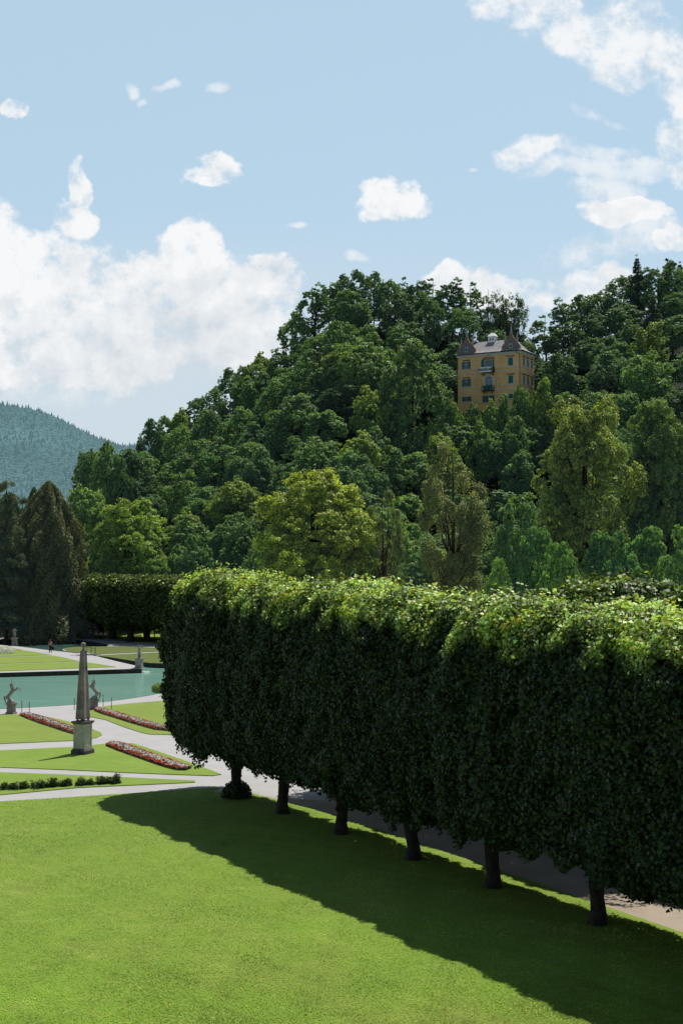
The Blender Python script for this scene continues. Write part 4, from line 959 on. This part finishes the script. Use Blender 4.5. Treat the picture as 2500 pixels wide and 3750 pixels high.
# ------------------------------------------------------------------ people
M['skin'] = mat_plain('skin', (.45,.26,.18), .6)
def cloth(name, c): m = mat_plain(name, c, .85); return m
C_blk = cloth('black_cloth', (.012,.012,.016)); C_tan = cloth('rose_cloth', (.45,.25,.2)); C_yel = cloth('yellow_cloth', (.36,.42,.05)); C_blu = cloth('pale_blue_cloth', (.45,.55,.65)); C_wht = cloth('white_cloth', (.7,.7,.72)); C_brn = cloth('brown_cloth', (.14,.08,.05)); C_jean = cloth('denim', (.05,.08,.15))
H_brn = cloth('brown_hair', (.06,.028,.015)); H_dk = cloth('dark_hair', (.015,.012,.01))
def person(loc, rz, label, top, legs, hair, sit=False, long_hair=False, bag=False, group=None, reach=0.0, sc=1.0):
    t = thing('person', label, 'person', loc, rz, group); z0 = -.42 if sit else 0
    H = {}
    H.update({'pel':(0,0,.96+z0,.13,.10),'wa':(0,0,1.10+z0,.11,.085),'ch':(0,-.01,1.30+z0,.14,.10),'nk':(0,0,1.46+z0,.05),'hd0':(0,-.015,1.54+z0,.062,.068),'hd':(0,-.02,1.63+z0,.078,.09)})
    E = [('pel','wa'),('wa','ch'),('ch','nk'),('nk','hd0'),('hd0','hd')]
    L = {}; LE = []
    for s_, q in ((-1,'l'),(1,'r')):
        st = .16*s_
        if sit: leg = {'h'+q:(s_*.09,-.02,.92+z0,.09),'k'+q:(s_*.12,-.44,.93+z0,.062),'a'+q:(s_*.12,-.46,.09,.042),'t'+q:(s_*.13,-.60,.04,.036)}
        else: leg = {'h'+q:(s_*.09,0,.88,.092),'k'+q:(s_*.09,-st*.5-.03,.50,.062),'a'+q:(s_*.08,st*.9,.09,.042),'t'+q:(s_*.08,st*.9-.13,.035,.036)}
        H.update(leg); E += [('pel','h'+q),('h'+q,'k'+q),('k'+q,'a'+q),('a'+q,'t'+q)]
        L.update({k: (v[0], v[1], v[2], v[3]+.022) for k, v in leg.items() if k[0] != 't'}); LE += [('h'+q,'k'+q),('k'+q,'a'+q)]
        ey = -.06-reach*.5; wy = -.20-reach
        arm = {'s'+q:(s_*.17,0,1.38+z0,.055),'e'+q:(s_*.24,ey+ (.06*s_ if not sit else 0),1.12+z0,.042),'w'+q:(s_*.22,(wy if sit else -.08+.1*s_),.90+z0+(.12 if sit else 0),.03),'p'+q:(s_*.22,(wy-.06 if sit else -.12+.1*s_),.84+z0+(.14 if sit else 0),.036,.02)}
        H.update(arm); E += [('ch','s'+q),('s'+q,'e'+q),('e'+q,'w'+q),('w'+q,'p'+q)]
        for i in range(4):
            fx_ = s_*.22+(i-1.5)*.018; py_ = arm['p'+q][1]; pz_ = arm['p'+q][2]
            H['f%d%s' % (i, q)] = (fx_, py_-.025, pz_-.075+.008*abs(i-1.3), .009); E.append(('p'+q, 'f%d%s' % (i, q)))
    skin('body', H, E, M['skin'], t, 1)
    LP = {'pelv':(0,0,.96+z0,.145,.115)}; LP.update(L); skin('trousers', LP, [('pelv','hl'),('pelv','hr')]+LE, legs, t, 1)
    TP = {'b0':(0,0,1.0+z0,.14,.11),'b1':(0,0,1.12+z0,.125,.10),'b2':(0,-.01,1.30+z0,.155,.115),'b3':(0,0,1.42+z0,.07,.06),
          'sl':(-.18,0,1.375+z0,.066),'sr':(.18,0,1.375+z0,.066),'el':(-.215,-.02,1.24+z0,.055),'er':(.215,-.02,1.24+z0,.055)}
    skin('top', TP, [('b0','b1'),('b1','b2'),('b2','b3'),('b2','sl'),('b2','sr'),('sl','el'),('sr','er')], top, t, 1)
    hb = MB(); hb.ball((0,.012,1.655+z0), .105, 12, 8)
    if long_hair: hb.tube([(0,.05,1.68+z0),(0,.11,1.55+z0),(0,.12,1.38+z0),(0,.12,1.24+z0)], [.09,.10,.09,.03], 8)
    hb.build('hair', hair, t)
    if bag: pass
    t.scale = (sc, sc, sc); return t
x_, y_ = B(437, 310)
person((x_, y_, 0), R(160), 'woman with long brown hair and black trousers walking along the pond path', C_tan, C_blk, H_brn, long_hair=True, sc=1.02)
bg = thing('shoulder_bag', 'black bag hanging at the hip of the walking woman', 'bag', (x_+.34, y_-.02, .62))
mb = MB(); mb.lathe([(.02,-.22),(.17,-.20),(.19,0),(.15,.16),(.03,.18)], 10, sy=.45); mb.build('pouch', C_blk, bg)
mb = MB(); mb.tube([(-.12,0,.14),(-.16,0,.45),(-.12,0,.72),(-.02,0,.45),(.1,0,.14)], .012, 5); mb.build('strap', C_blk, bg)
def bench(loc, rz, label, w=1.8):
    t = thing('park_bench', label, 'bench', loc, rz, 'park benches across the pond')
    pp('seat', 'brown', lambda m: [m.box(-w/2,w/2,-.22+i*.13,-.11+i*.13,.43,.46) for i in range(4)], t)
    pp('backrest', 'brown', lambda m: [m.box(-w/2,w/2,.28,.31,.55+i*.14,.65+i*.14) for i in range(3)], t)
    for s_ in (-1,1): pp('leg', 'iron', lambda m: (m.box(s_*w*.4-.03,s_*w*.4+.03,-.2,-.15,0,.43), m.box(s_*w*.4-.03,s_*w*.4+.03,.24,.29,0,.95)), t)
    return t
x_, y_ = B(1187, 206); bench((x_, y_, 0), R(170), 'empty park bench between the thick grove trunks across the pond')
gxx, gyy = B(868, 194)
bench((gxx, gyy+.3, 0), 0, 'park bench carrying a group of seated visitors by the grove', 2.4)
person((gxx-1.45, gyy, 0), R(30), 'person in brown standing left of the bench by the grove', C_brn, C_jean, H_dk, group='visitors at the bench')
person((gxx-.55, gyy+.25, 0), R(0), 'person in a yellow-green top seated on the bench by the grove', C_yel, C_blk, H_dk, sit=True, group='visitors at the bench')
person((gxx+.15, gyy+.25, 0), R(-8), 'person in a pale blue top seated on the bench by the grove', C_blu, C_blk, H_brn, sit=True, group='visitors at the bench')
person((gxx+.85, gyy+.25, 0), R(12), 'person in a white top seated at the right end of the bench by the grove', C_wht, C_jean, H_dk, sit=True, group='visitors at the bench')
lb_ = thing('litter_bin', 'dark litter bin right of the occupied bench', 'bin', (gxx+1.75, gyy, 0))
pp('drum', 'iron', lambda m: m.lathe([(.2,.02),(.26,.05),(.28,.75),(.26,.75),(.22,.1)], 12), lb_); pp('rim', 'iron', lambda m: m.lathe([(.27,.74),(.31,.76),(.31,.80),(.27,.82)], 12), lb_)

# ------------------------------------------------------------------ posts, chains, bridge
posts = [((139,627),'chain post nearest the left unicorn, at the water side'),((187,635),'chain post right of the left unicorn, at the lawn side'),((474,610),'chain post just left of the obelisk shaft'),((658,588),'chain post first to the right of the right unicorn'),((711,608),'chain post farthest right, standing in the flower lawn')]
pw_ = []
for (a_, b_), lab in posts:
    x_, y_ = A(a_, b_); t = thing('chain_post', lab, 'post', (x_, y_, .0), 0, 'iron chain posts round the unicorns'); pw_.append((x_, y_))
    pp('pole', 'iron', lambda m: m.tube([(0,0,-.05),(0,0,.92)], .028, 8), t); pp('cap', 'iron', lambda m: m.ball((0,0,.93), .042, 8, 6), t)
def chain(a, b, lab, za=.8, zb=.8, sag=.28):
    pts = [(a[0]+(b[0]-a[0])*k/10, a[1]+(b[1]-a[1])*k/10, za+(zb-za)*k/10-sag*math.sin(math.pi*k/10)) for k in range(11)]
    mb = MB(); mb.tube(pts, .012, 5); tag(mb.build('barrier_chain', M['chain']), lab, 'chain', 'chains between the posts')
u1, u2 = G(41, 2614), G(343, 2599)
chain(pw_[0], pw_[1], 'thin chain sagging between the two posts by the left unicorn'); chain((u1[0]+.4,u1[1]), pw_[0], 'thin chain from the left unicorn plinth to its nearest post')
chain(pw_[2], (u2[0]-.4,u2[1]), 'thin chain from the obelisk side post to the right unicorn plinth'); chain((u2[0]+.4,u2[1]), pw_[3], 'thin chain from the right unicorn plinth to the first post on its right')
chain(pw_[3], pw_[4], 'thin chain between the two posts right of the right unicorn')
a_ = Vector(B(625, 336)+(0,)); b_ = Vector(B(855, 327)+(0,)); d_ = b_-a_; LL = d_.length
br = thing('footbridge', 'small arched footbridge with a low iron railing over the dark channel', 'bridge', a_, math.atan2(d_.y, d_.x))
def deck(m):
    n = 10; top = [(LL*k/n, .03+.22*math.sin(math.pi*k/n)) for k in range(n+1)]; bot = [(x, z-.25-.0*x) for x, z in reversed(top)]
    m.prism(top+bot, -.9, .9)
pp('deck', 'gravel', deck, br)
rl = pp('railing', 'iron', lambda m: (m.tube([(LL*.5+LL*.48*(k/8), .85, .75+.22*math.sin(math.pi*(.5+.48*k/8))) for k in range(9)], .03, 6), m.tube([(LL*.5+LL*.48*(k/8), .85, .42+.22*math.sin(math.pi*(.5+.48*k/8))) for k in range(9)], .015, 5)), br)
for k in range(4): pp('railing_post', 'iron', lambda m: m.box(LL*(.5+.16*k)-.03,LL*(.5+.16*k)+.03,.82,.88,.0,.9+.12*(1-k/3)), rl)
# splash at the terrace corner
x_, y_ = A(917, 371, WZ); rs = np.random.RandomState(61); n = 500
C = np.stack([x_+rs.normal(size=n)*.35, y_+rs.normal(size=n)*.25, WZ+.02+np.abs(rs.normal(size=n))*.05], 1)
M['foam'] = mat_plain('foam', (.8,.85,.85), .5)
me = leaf_mesh('water_splash', C, rs.normal(size=(n,3))*.3+np.array([0,0,1]), .09, .06, np.ones((n,3)), M['foam'])
tag(obj_me('water_splash', me), 'small white splash where water pours in at the terrace corner', 'splash', kind='stuff')

# ------------------------------------------------------------------ flower beds
M['petal'] = mat_leaf('petal', (1,1,1), .3, .2, .6, (1,1,1))
def bed(lo, hi, label, n, seed):
    rs = np.random.RandomState(seed); lo = np.array([A(*p) for p in lo]); hi = np.array([A(*p) for p in hi])
    def along(pl, s): 
        d = np.r_[0, np.cumsum(np.hypot(*np.diff(pl, axis=0).T))]; d /= d[-1]; return np.stack([np.interp(s, d, pl[:,0]), np.interp(s, d, pl[:,1])], 1)
    t = thing('flower_bed', label, 'flower bed', (float(lo[0][0]), float(lo[0][1]), .05), 0, 'red and white flower beds'); o_ = np.array([lo[0][0], lo[0][1]])
    k = np.linspace(0,1,16); a = along(lo, k)-o_; b = along(hi, k)-o_
    mb = MB(); mb.add([(p[0],p[1],.02) for p in a]+[(p[0],p[1],.02) for p in b], [(i, i+1, 17+i, 16+i) for i in range(15)]); mb.build('soil', M['soil'], t)
    s = rs.uniform(0,1,n); v = rs.uniform(.04,.96,n); p = along(lo, s)*(1-v)[:,None]+along(hi, s)*v[:,None]-o_
    e = np.abs(v-.5)*2; hz = .20-.09*e**3
    cl = SN(seed, 4.0)(np.stack([p[:,0], p[:,1], s*0], 1))
    C = np.stack([p[:,0], p[:,1], hz*rs.uniform(.25,1.0,n)], 1)
    g = rs.uniform(size=n) < .6
    me = leaf_mesh('foliage', C[g], rs.normal(size=(g.sum(),3))*.6+np.array([0,0,.6]), .12, .08, np.ones((g.sum(),3))*rs.uniform(.6,1.5,(g.sum(),1))*np.array([1.2,1.1,1]), M['shrub'])
    obj_me('foliage', me, t)
    C[:,2] = hz*rs.uniform(.85,1.15,n)
    red = ~g & (e+.25*cl+.15*rs.normal(size=n) > .48); wh = ~g & ~red & (rs.uniform(size=n) < .8)
    for nm, mk, c in (('red_flowers', red, (.72,.045,.02)), ('white_flowers', wh, (.80,.80,.70))):
        q = mk.sum(); me = leaf_mesh(nm, C[mk], rs.normal(size=(q,3))*.35+np.array([0,-.3,.8]), .075, .075, np.array(c)[None]*rs.uniform(.6,1.1,(q,1)), M['petal'], fold=.1)
        obj_me(nm, me, t)
bed([(122,650),(180,676),(250,702),(330,728),(400,752),(475,774),(520,782)], [(175,641),(220,650),(260,660),(330,682),(380,700),(475,730),(540,752)], 'red and white flower bed running from the left unicorn to behind the obelisk', 5200, 71)
bed([(598,620),(650,642),(700,657),(850,705),(980,742),(1090,752),(1150,755)], [(625,608),(660,613),(720,628),(800,650),(950,695),(1090,733),(1160,748)], 'red and white flower bed starting at the foot of the right unicorn', 6200, 72)
bed([(672,845),(745,876),(840,910),(1000,967),(1080,992),(1130,1003),(1185,1003)], [(720,828),(765,829),(830,848),(900,875),(1080,938),(1180,972),(1225,987)], 'nearest red and white flower bed, right of the obelisk on its lawn', 7500, 73)
# rose bushes
for i, (bx_, by_, w_, h_) in enumerate([(30,1124,75,42),(85,1120,60,36),(150,1117,75,46),(240,1113,95,52),(285,1110,60,36),(345,1107,65,58),(400,1103,50,40),(430,1100,55,44),(520,1096,75,44),(580,1092,60,38),(640,1089,75,46),(695,1086,60,42),(745,1084,70,58)]):
    x_, y_ = A(bx_, by_); k = 58800/(y_*4900)*4900/12/58800*58800 if False else 4900/y_
    W_ = w_*.574/k*.62; H_ = h_*.574/k*.62; rs = np.random.RandomState(400+i); n = 1000
    nm = ['leftmost','second','third','fourth','fifth','sixth','seventh','eighth','ninth','tenth','eleventh','twelfth','rightmost'][i]
    t = thing('rose_bush', nm+' dark bush from the left in the planted row on the narrow lawn', 'bush', (x_, y_, .04), 0, 'row of rose bushes')
    ns = 26; st_ = rs.normal(size=(ns,2))*W_*.33; stz = rs.uniform(.35,1.75,ns)*H_; sl_ = rs.normal(size=(ns,2))*.08
    j = rs.randint(0,ns,n); f_ = rs.uniform(.05,1,n)
    C = np.stack([st_[j,0]+sl_[j,0]*f_+rs.normal(size=n)*.055, st_[j,1]*1.2+sl_[j,1]*f_+rs.normal(size=n)*.055, stz[j]*f_], 1)
    me = leaf_mesh('foliage', C, rs.normal(size=(n,3)), .075, .05, np.ones((n,3))*rs.uniform(.5,1.5,(n,1))*np.where(f_[:,None]>.75, [[1.8,1.2,1.0]], [[1,1,1]]), M['shrub']); obj_me('foliage', me, t)
    mb = MB()
    for q in range(8): mb.tube([(st_[q,0]*.5, st_[q,1]*.5, 0), (st_[q,0]+sl_[q,0], st_[q,1]+sl_[q,1], stz[q])], [.012,.005], 4)
    mb.build('stems', M['bark'], t)
# low hedge stub at the water, white flowering patch, reeds
def clump(name, label, cat, ctr, size, n, leaf, tint, mat, seed, boxy=False):
    rs = np.random.RandomState(seed); q = rs.normal(size=(n,3)); q /= np.linalg.norm(q, axis=1, keepdims=True)
    if boxy: q = q*((np.abs(q)**4).sum(1)**-.25)[:,None]
    q *= rs.uniform(.8,1.03,(n,1)); nn = q+rs.normal(size=(n,3))*.5; C = q*np.array(size)*.5; C[:,2] += size[2]*.4
    me = leaf_mesh(name, C, nn, leaf, leaf*.7, np.array(tint)*rs.uniform(.6,1.3,(n,1)), mat)
    return tag(obj_me(name, me, loc=(ctr[0], ctr[1], 0)), label, cat)
clump('low_hedge', 'low rounded hedge stub at the pond edge beside the tall clipped row', 'hedge', A(1065,493), (2.6,3.0,.8), 6000, .16, (1.9,1.7,.9), M['tree'], 90, True)
clump('white_flowers', 'patch of white flowers on the terrace lawn at the left edge', 'flowers', B(25,318), (3.2,3.5,.9), 1800, .14, (.75,.75,.7), M['petal'], 91)
def reeds(label, x0, x1, yb, n, seed, brown=(1.6,1.0,.8)):
    rs = np.random.RandomState(seed); a = np.array(A(x0, yb, WZ)); b = np.array(A(x1, yb, WZ)); s = rs.uniform(0,1,n)
    p = a[None]*(1-s)[:,None]+b[None]*s[:,None]+rs.normal(size=(n,2))*.5; h = rs.uniform(.8,2.1,n)
    vs = []; fs = []
    for i in range(n):
        w = .03; tx, ty = rs.normal(size=2)*.15; k = len(vs)
        vs += [(p[i,0]-w,p[i,1],WZ),(p[i,0]+w,p[i,1],WZ),(p[i,0]+tx,p[i,1]+ty,WZ+h[i])]; fs.append((k,k+1,k+2))
    me = bpy.data.meshes.new('reeds'); me.from_pydata(vs, [], fs); me.materials.append(M['reed'])
    tag(obj_me('reeds', me), label, 'reeds', kind='stuff')
M['reed'] = mat_plain('dry_reed', (.10,.075,.045), .9, (.04,.05,.02), 1)
reeds('dry brown reeds in the shaded far pond behind the walking woman', 375, 520, 176, 900, 95)
reeds('dry reeds behind the far left statue', -60, 62, 160, 500, 96)
reeds('sparse reeds along the far bank', 230, 370, 162, 350, 97)
# tufts on the near lawn
rs = np.random.RandomState(99); n = 230000
Yq = 33+(75-33)*rs.uniform(0,1,n)**1.5; uq = rs.uniform(-.27,.27,n); Xq = uq*Yq
nv = (Xq-T1[0])*-.866+(Yq-T1[1])*-.5; sv = (Xq-T1[0])*.5+(Yq-T1[1])*-.866
x1_, y1_ = A(0,1200); x2_, y2_ = A(1380,1110)
bd = np.interp(Xq, [x1_, x2_, 60], [y1_, y2_, 40])
ok = (nv > -1.5) & (Yq < bd-.1); Xq, Yq = Xq[ok], Yq[ok]; n = len(Xq)
C = np.stack([Xq, Yq, .045+rs.uniform(.0,.03,n)], 1); pt = SN(18,.13,14)(C)*.25+SN(12,1.1,14)(C)*.30+SN(13,.3,14)(C)*.24+SN(15,3.2,14)(C)*.30
tt = np.clip(1+pt+rs.normal(size=n)*.13, .5, 1.7)[:,None]*(1+np.clip(SN(16,.5,12)(C)+.5*SN(17,2.0,12)(C),0,1)[:,None]*np.array([[.75,.22,1.6]]))
tt[rs.uniform(size=n)<.04] *= np.array([1.7,1.25,2.2])
me = leaf_mesh('grass_tufts', C, rs.normal(size=(n,3))*.25+np.array([0,-.1,.95]), .06, .03, tt, M['blade'])
tag(obj_me('grass_tufts', me), 'short mown grass blades of the near lawn', 'grass', kind='stuff')
# litter and dandelions on the near lawn
n = 1500; Yq = 34+(72-34)*rs.uniform(0,1,n)**1.4; uq = rs.uniform(-.27,.27,n); Xq = uq*Yq
nv = (Xq-T1[0])*-.866+(Yq-T1[1])*-.5; bd = np.interp(Xq, [x1_, x2_, 60], [y1_, y2_, 40]); fallen = (nv < 4.5) & (nv > -1.2); dand = (nv > 4.5) & (SN(14,.35)(np.stack([Xq,Yq,Xq*0],1)) > .25)
ok = (fallen | dand) & (Yq < bd-.3); Xq, Yq, fallen = Xq[ok], Yq[ok], fallen[ok]; n = len(Xq)
tt = np.where(fallen[:,None], [[.16,.14,.045]], [[.75,.6,.03]])*rs.uniform(.6,1.2,(n,1))
me = leaf_mesh('fallen_leaves', np.stack([Xq, Yq, np.full(n,.085)], 1), rs.normal(size=(n,3))*.25+np.array([0,0,1]), .055, .05, tt, M['petal'])
tag(obj_me('fallen_leaves', me), 'dandelions and fallen leaves strewn over the near lawn', 'leaves', kind='stuff')

# ------------------------------------------------------------------ sun and sky
SD = Vector((.287,.435,1)).normalized(); EL = math.asin(SD.z); AZ = math.atan2(SD.x, SD.y)
sun = bpy.data.objects.new('sun', bpy.data.lights.new('sun', 'SUN')); col.objects.link(sun)
sun.data.energy = 4.9; sun.data.angle = R(.53); sun.data.color = (1,.955,.89)
sun.rotation_euler = (-SD).to_track_quat('-Z', 'Y').to_euler()
w = bpy.data.worlds.new('World'); scn.world = w; w.use_nodes = True; t = NT(w.node_tree); bgn = t.n['Background']
sk = t.node('ShaderNodeTexSky', sky_type='NISHITA'); sk.sun_disc = False; sk.sun_elevation = EL; sk.sun_rotation = AZ
sk.altitude = 400; sk.air_density = 1.0; sk.dust_density = .6; sk.ozone_density = 1.2
STR = .07
tc = t.node('ShaderNodeTexCoord').outputs['Generated']
sx = t.node('ShaderNodeSeparateXYZ'); t.link(tc, sx.inputs[0])
yy = t.math('MAXIMUM', sx.outputs[1], .08)
ca = t.math('DIVIDE', sx.outputs[0], yy); cb = t.math('DIVIDE', sx.outputs[2], yy)
cv = t.node('ShaderNodeCombineXYZ'); t.link(ca, cv.inputs[0]); t.link(cb, cv.inputs[1]); cv = cv.outputs[0]
wn = t.node('ShaderNodeTexNoise'); t.put(wn.inputs['Vector'], cv); wn.inputs['Scale'].default_value = 11; wn.inputs['Detail'].default_value = 6
wv = t.vmath('MULTIPLY', t.vmath('SUBTRACT', wn.outputs['Color'], (.5,.5,.5)), (.085,.07,0)); cw = t.vmath('ADD', cv, wv)
solid = [(60,570,115,95),(110,640,190,120),(140,740,230,150),(455,580,80,90),(520,640,100,80),(610,660,80,80),(340,680,200,110),(430,740,240,130),(175,400,42,62),(160,470,58,60),(110,850,190,80),(330,820,150,60),(250,830,230,90),
 (30,262,48,30),(888,452,78,48),(505,372,50,42),(475,400,45,25),

 (1030,635,80,45),(1200,650,130,60),(1330,650,100,50),(1560,560,80,40),(1440,490,110,38)]
soft = [(1160,-10,120,50),(1260,30,110,60),(1360,80,110,60),(1470,70,130,100),(1565,150,90,110),(1400,130,80,60),(1525,290,78,66),(1560,350,80,70),(1225,338,95,24),(1440,490,90,40)]
wisp = [(320,180,24,26),(395,172,22,12),(497,180,38,18),(676,500,22,16),(1215,340,95,36),(1340,335,90,30),(1380,440,80,48),(1320,570,110,45),(1480,540,120,60),(825,598,45,18),(100,870,260,60),(120,930,160,45),(560,860,200,60),(1100,385,20,8),(1350,245,50,20),(350,205,20,10),(60,920,90,24),(1400,380,180,40)]
def field(lst, vec):
    acc = None
    for (x, y, rx, ry) in lst:
        a, b = tana(x*DS, y*DS); ra, rb = rx*DS/F*1.12, ry*DS/F*1.12
        d = t.vmath('MULTIPLY', t.vmath('SUBTRACT', vec, (a, b, 0)), (1/ra, 1/rb, 0))
        q = t.vmath('DOT_PRODUCT', d, d); v = t.math('SUBTRACT', 1.0, q)
        acc = v if acc is None else t.math('SMOOTH_MAX', acc, v, .25)
    return t.math('MAXIMUM', acc, 0.0)
n1 = t.noise(cv, 16, 9, .62, .0)
n2 = t.noise(cv, 42, 7, .62, .0); n3_ = t.noise(cv, 110, 5, .6, .0)
nn = t.math('ADD', t.math('MULTIPLY', t.math('SUBTRACT', n1, .5), 1.9), t.math('ADD', t.math('MULTIPLY', t.math('SUBTRACT', n2, .5), 1.25), t.math('MULTIPLY', t.math('SUBTRACT', n3_, .5), .45)))
fs_ = field(solid, cw); fo_ = field(soft, cw); fw_ = field(wisp, cw)
ds = t.math('ADD', t.math('MULTIPLY', t.math('MINIMUM', fs_, .62), 1.15), t.math('MULTIPLY', nn, 1.25))
dens = t.math('MULTIPLY', t.ramp(ds, .16, .72), t.ramp(fs_, .0, .22))
do = t.math('ADD', t.math('MULTIPLY', t.math('MINIMUM', fo_, .8), .95), t.math('MULTIPLY', nn, 1.7))
denso = t.math('MULTIPLY', t.math('MULTIPLY', t.ramp(do, .05, 1.05), t.ramp(fo_, .0, .4)), .93)
dw = t.math('ADD', t.math('MULTIPLY', fw_, .6), nn)
densw = t.math('MULTIPLY', t.math('MULTIPLY', t.ramp(dw, .12, .9), t.ramp(fw_, 0, .45)), .72)
haze = t.math('MULTIPLY', t.ramp(cb, .28, .14), t.ramp(ca, .15, -.1, .55, .88))
veil = t.math('MULTIPLY', t.ramp(t.noise(cv, 5, 6, .6), .5, .8), t.ramp(ca, -.02, .22, 0, .5))
alpha = t.math('MAXIMUM', t.math('MAXIMUM', dens, denso), densw)
# light and shade inside the clouds: compare the density towards the sun with the density here
cv2 = t.vmath('ADD', cv, (.008, .018, 0)); m1 = t.noise(cv2, 16, 9, .62); m2 = t.noise(cv2, 42, 7, .62)
dl = t.math('ADD', t.math('MULTIPLY', t.math('SUBTRACT', n1, m1), 3.2), t.math('MULTIPLY', t.math('SUBTRACT', n2, m2), 1.2))
sh = t.math('ADD', dl, t.math('MULTIPLY', t.math('SUBTRACT', t.noise(cv, 9, 4, .5), .5), 1.6))
low = t.ramp(cb, .27, .13)
thick = t.math('MULTIPLY', t.ramp(ds, .4, 1.3), .5)
grey = t.math('ADD', t.math('SUBTRACT', t.math('MULTIPLY', low, .45), t.math('MULTIPLY', sh, .75)), t.math('MULTIPLY', thick, .35), clamp=True)
ccol = t.mix(grey, (.93,.94,.95), (.60,.67,.735))
skyc = t.mix(1.0, sk.outputs[0], (1.0,1.0,1.0), 'MULTIPLY')
skyc = t.mix(STR, (0,0,0), skyc)            # physical sky scaled to the picture's range
skyc = t.mix(t.math('MULTIPLY', t.ramp(sx.outputs[2], .72, .38, .0, .62), t.ramp(sx.outputs[1], -.3, .4, .25, 1.0)), skyc, (.66,.89,1.05))
skyc = t.mix(t.math('MAXIMUM', haze, veil), skyc, (.62,.715,.78))
fin = t.mix(alpha, skyc, ccol)
t.put(bgn.inputs[0], fin); bgn.inputs[1].default_value = 1.0
SKYG = bgn
scn.view_settings.view_transform = 'Standard'; scn.view_settings.look = 'None'; scn.view_settings.exposure = 0; scn.view_settings.gamma = 1
scn.render.engine = 'CYCLES'; scn.cycles.max_bounces = 5; scn.cycles.diffuse_bounces = 3; scn.cycles.transmission_bounces = 3; scn.cycles.glossy_bounces = 2
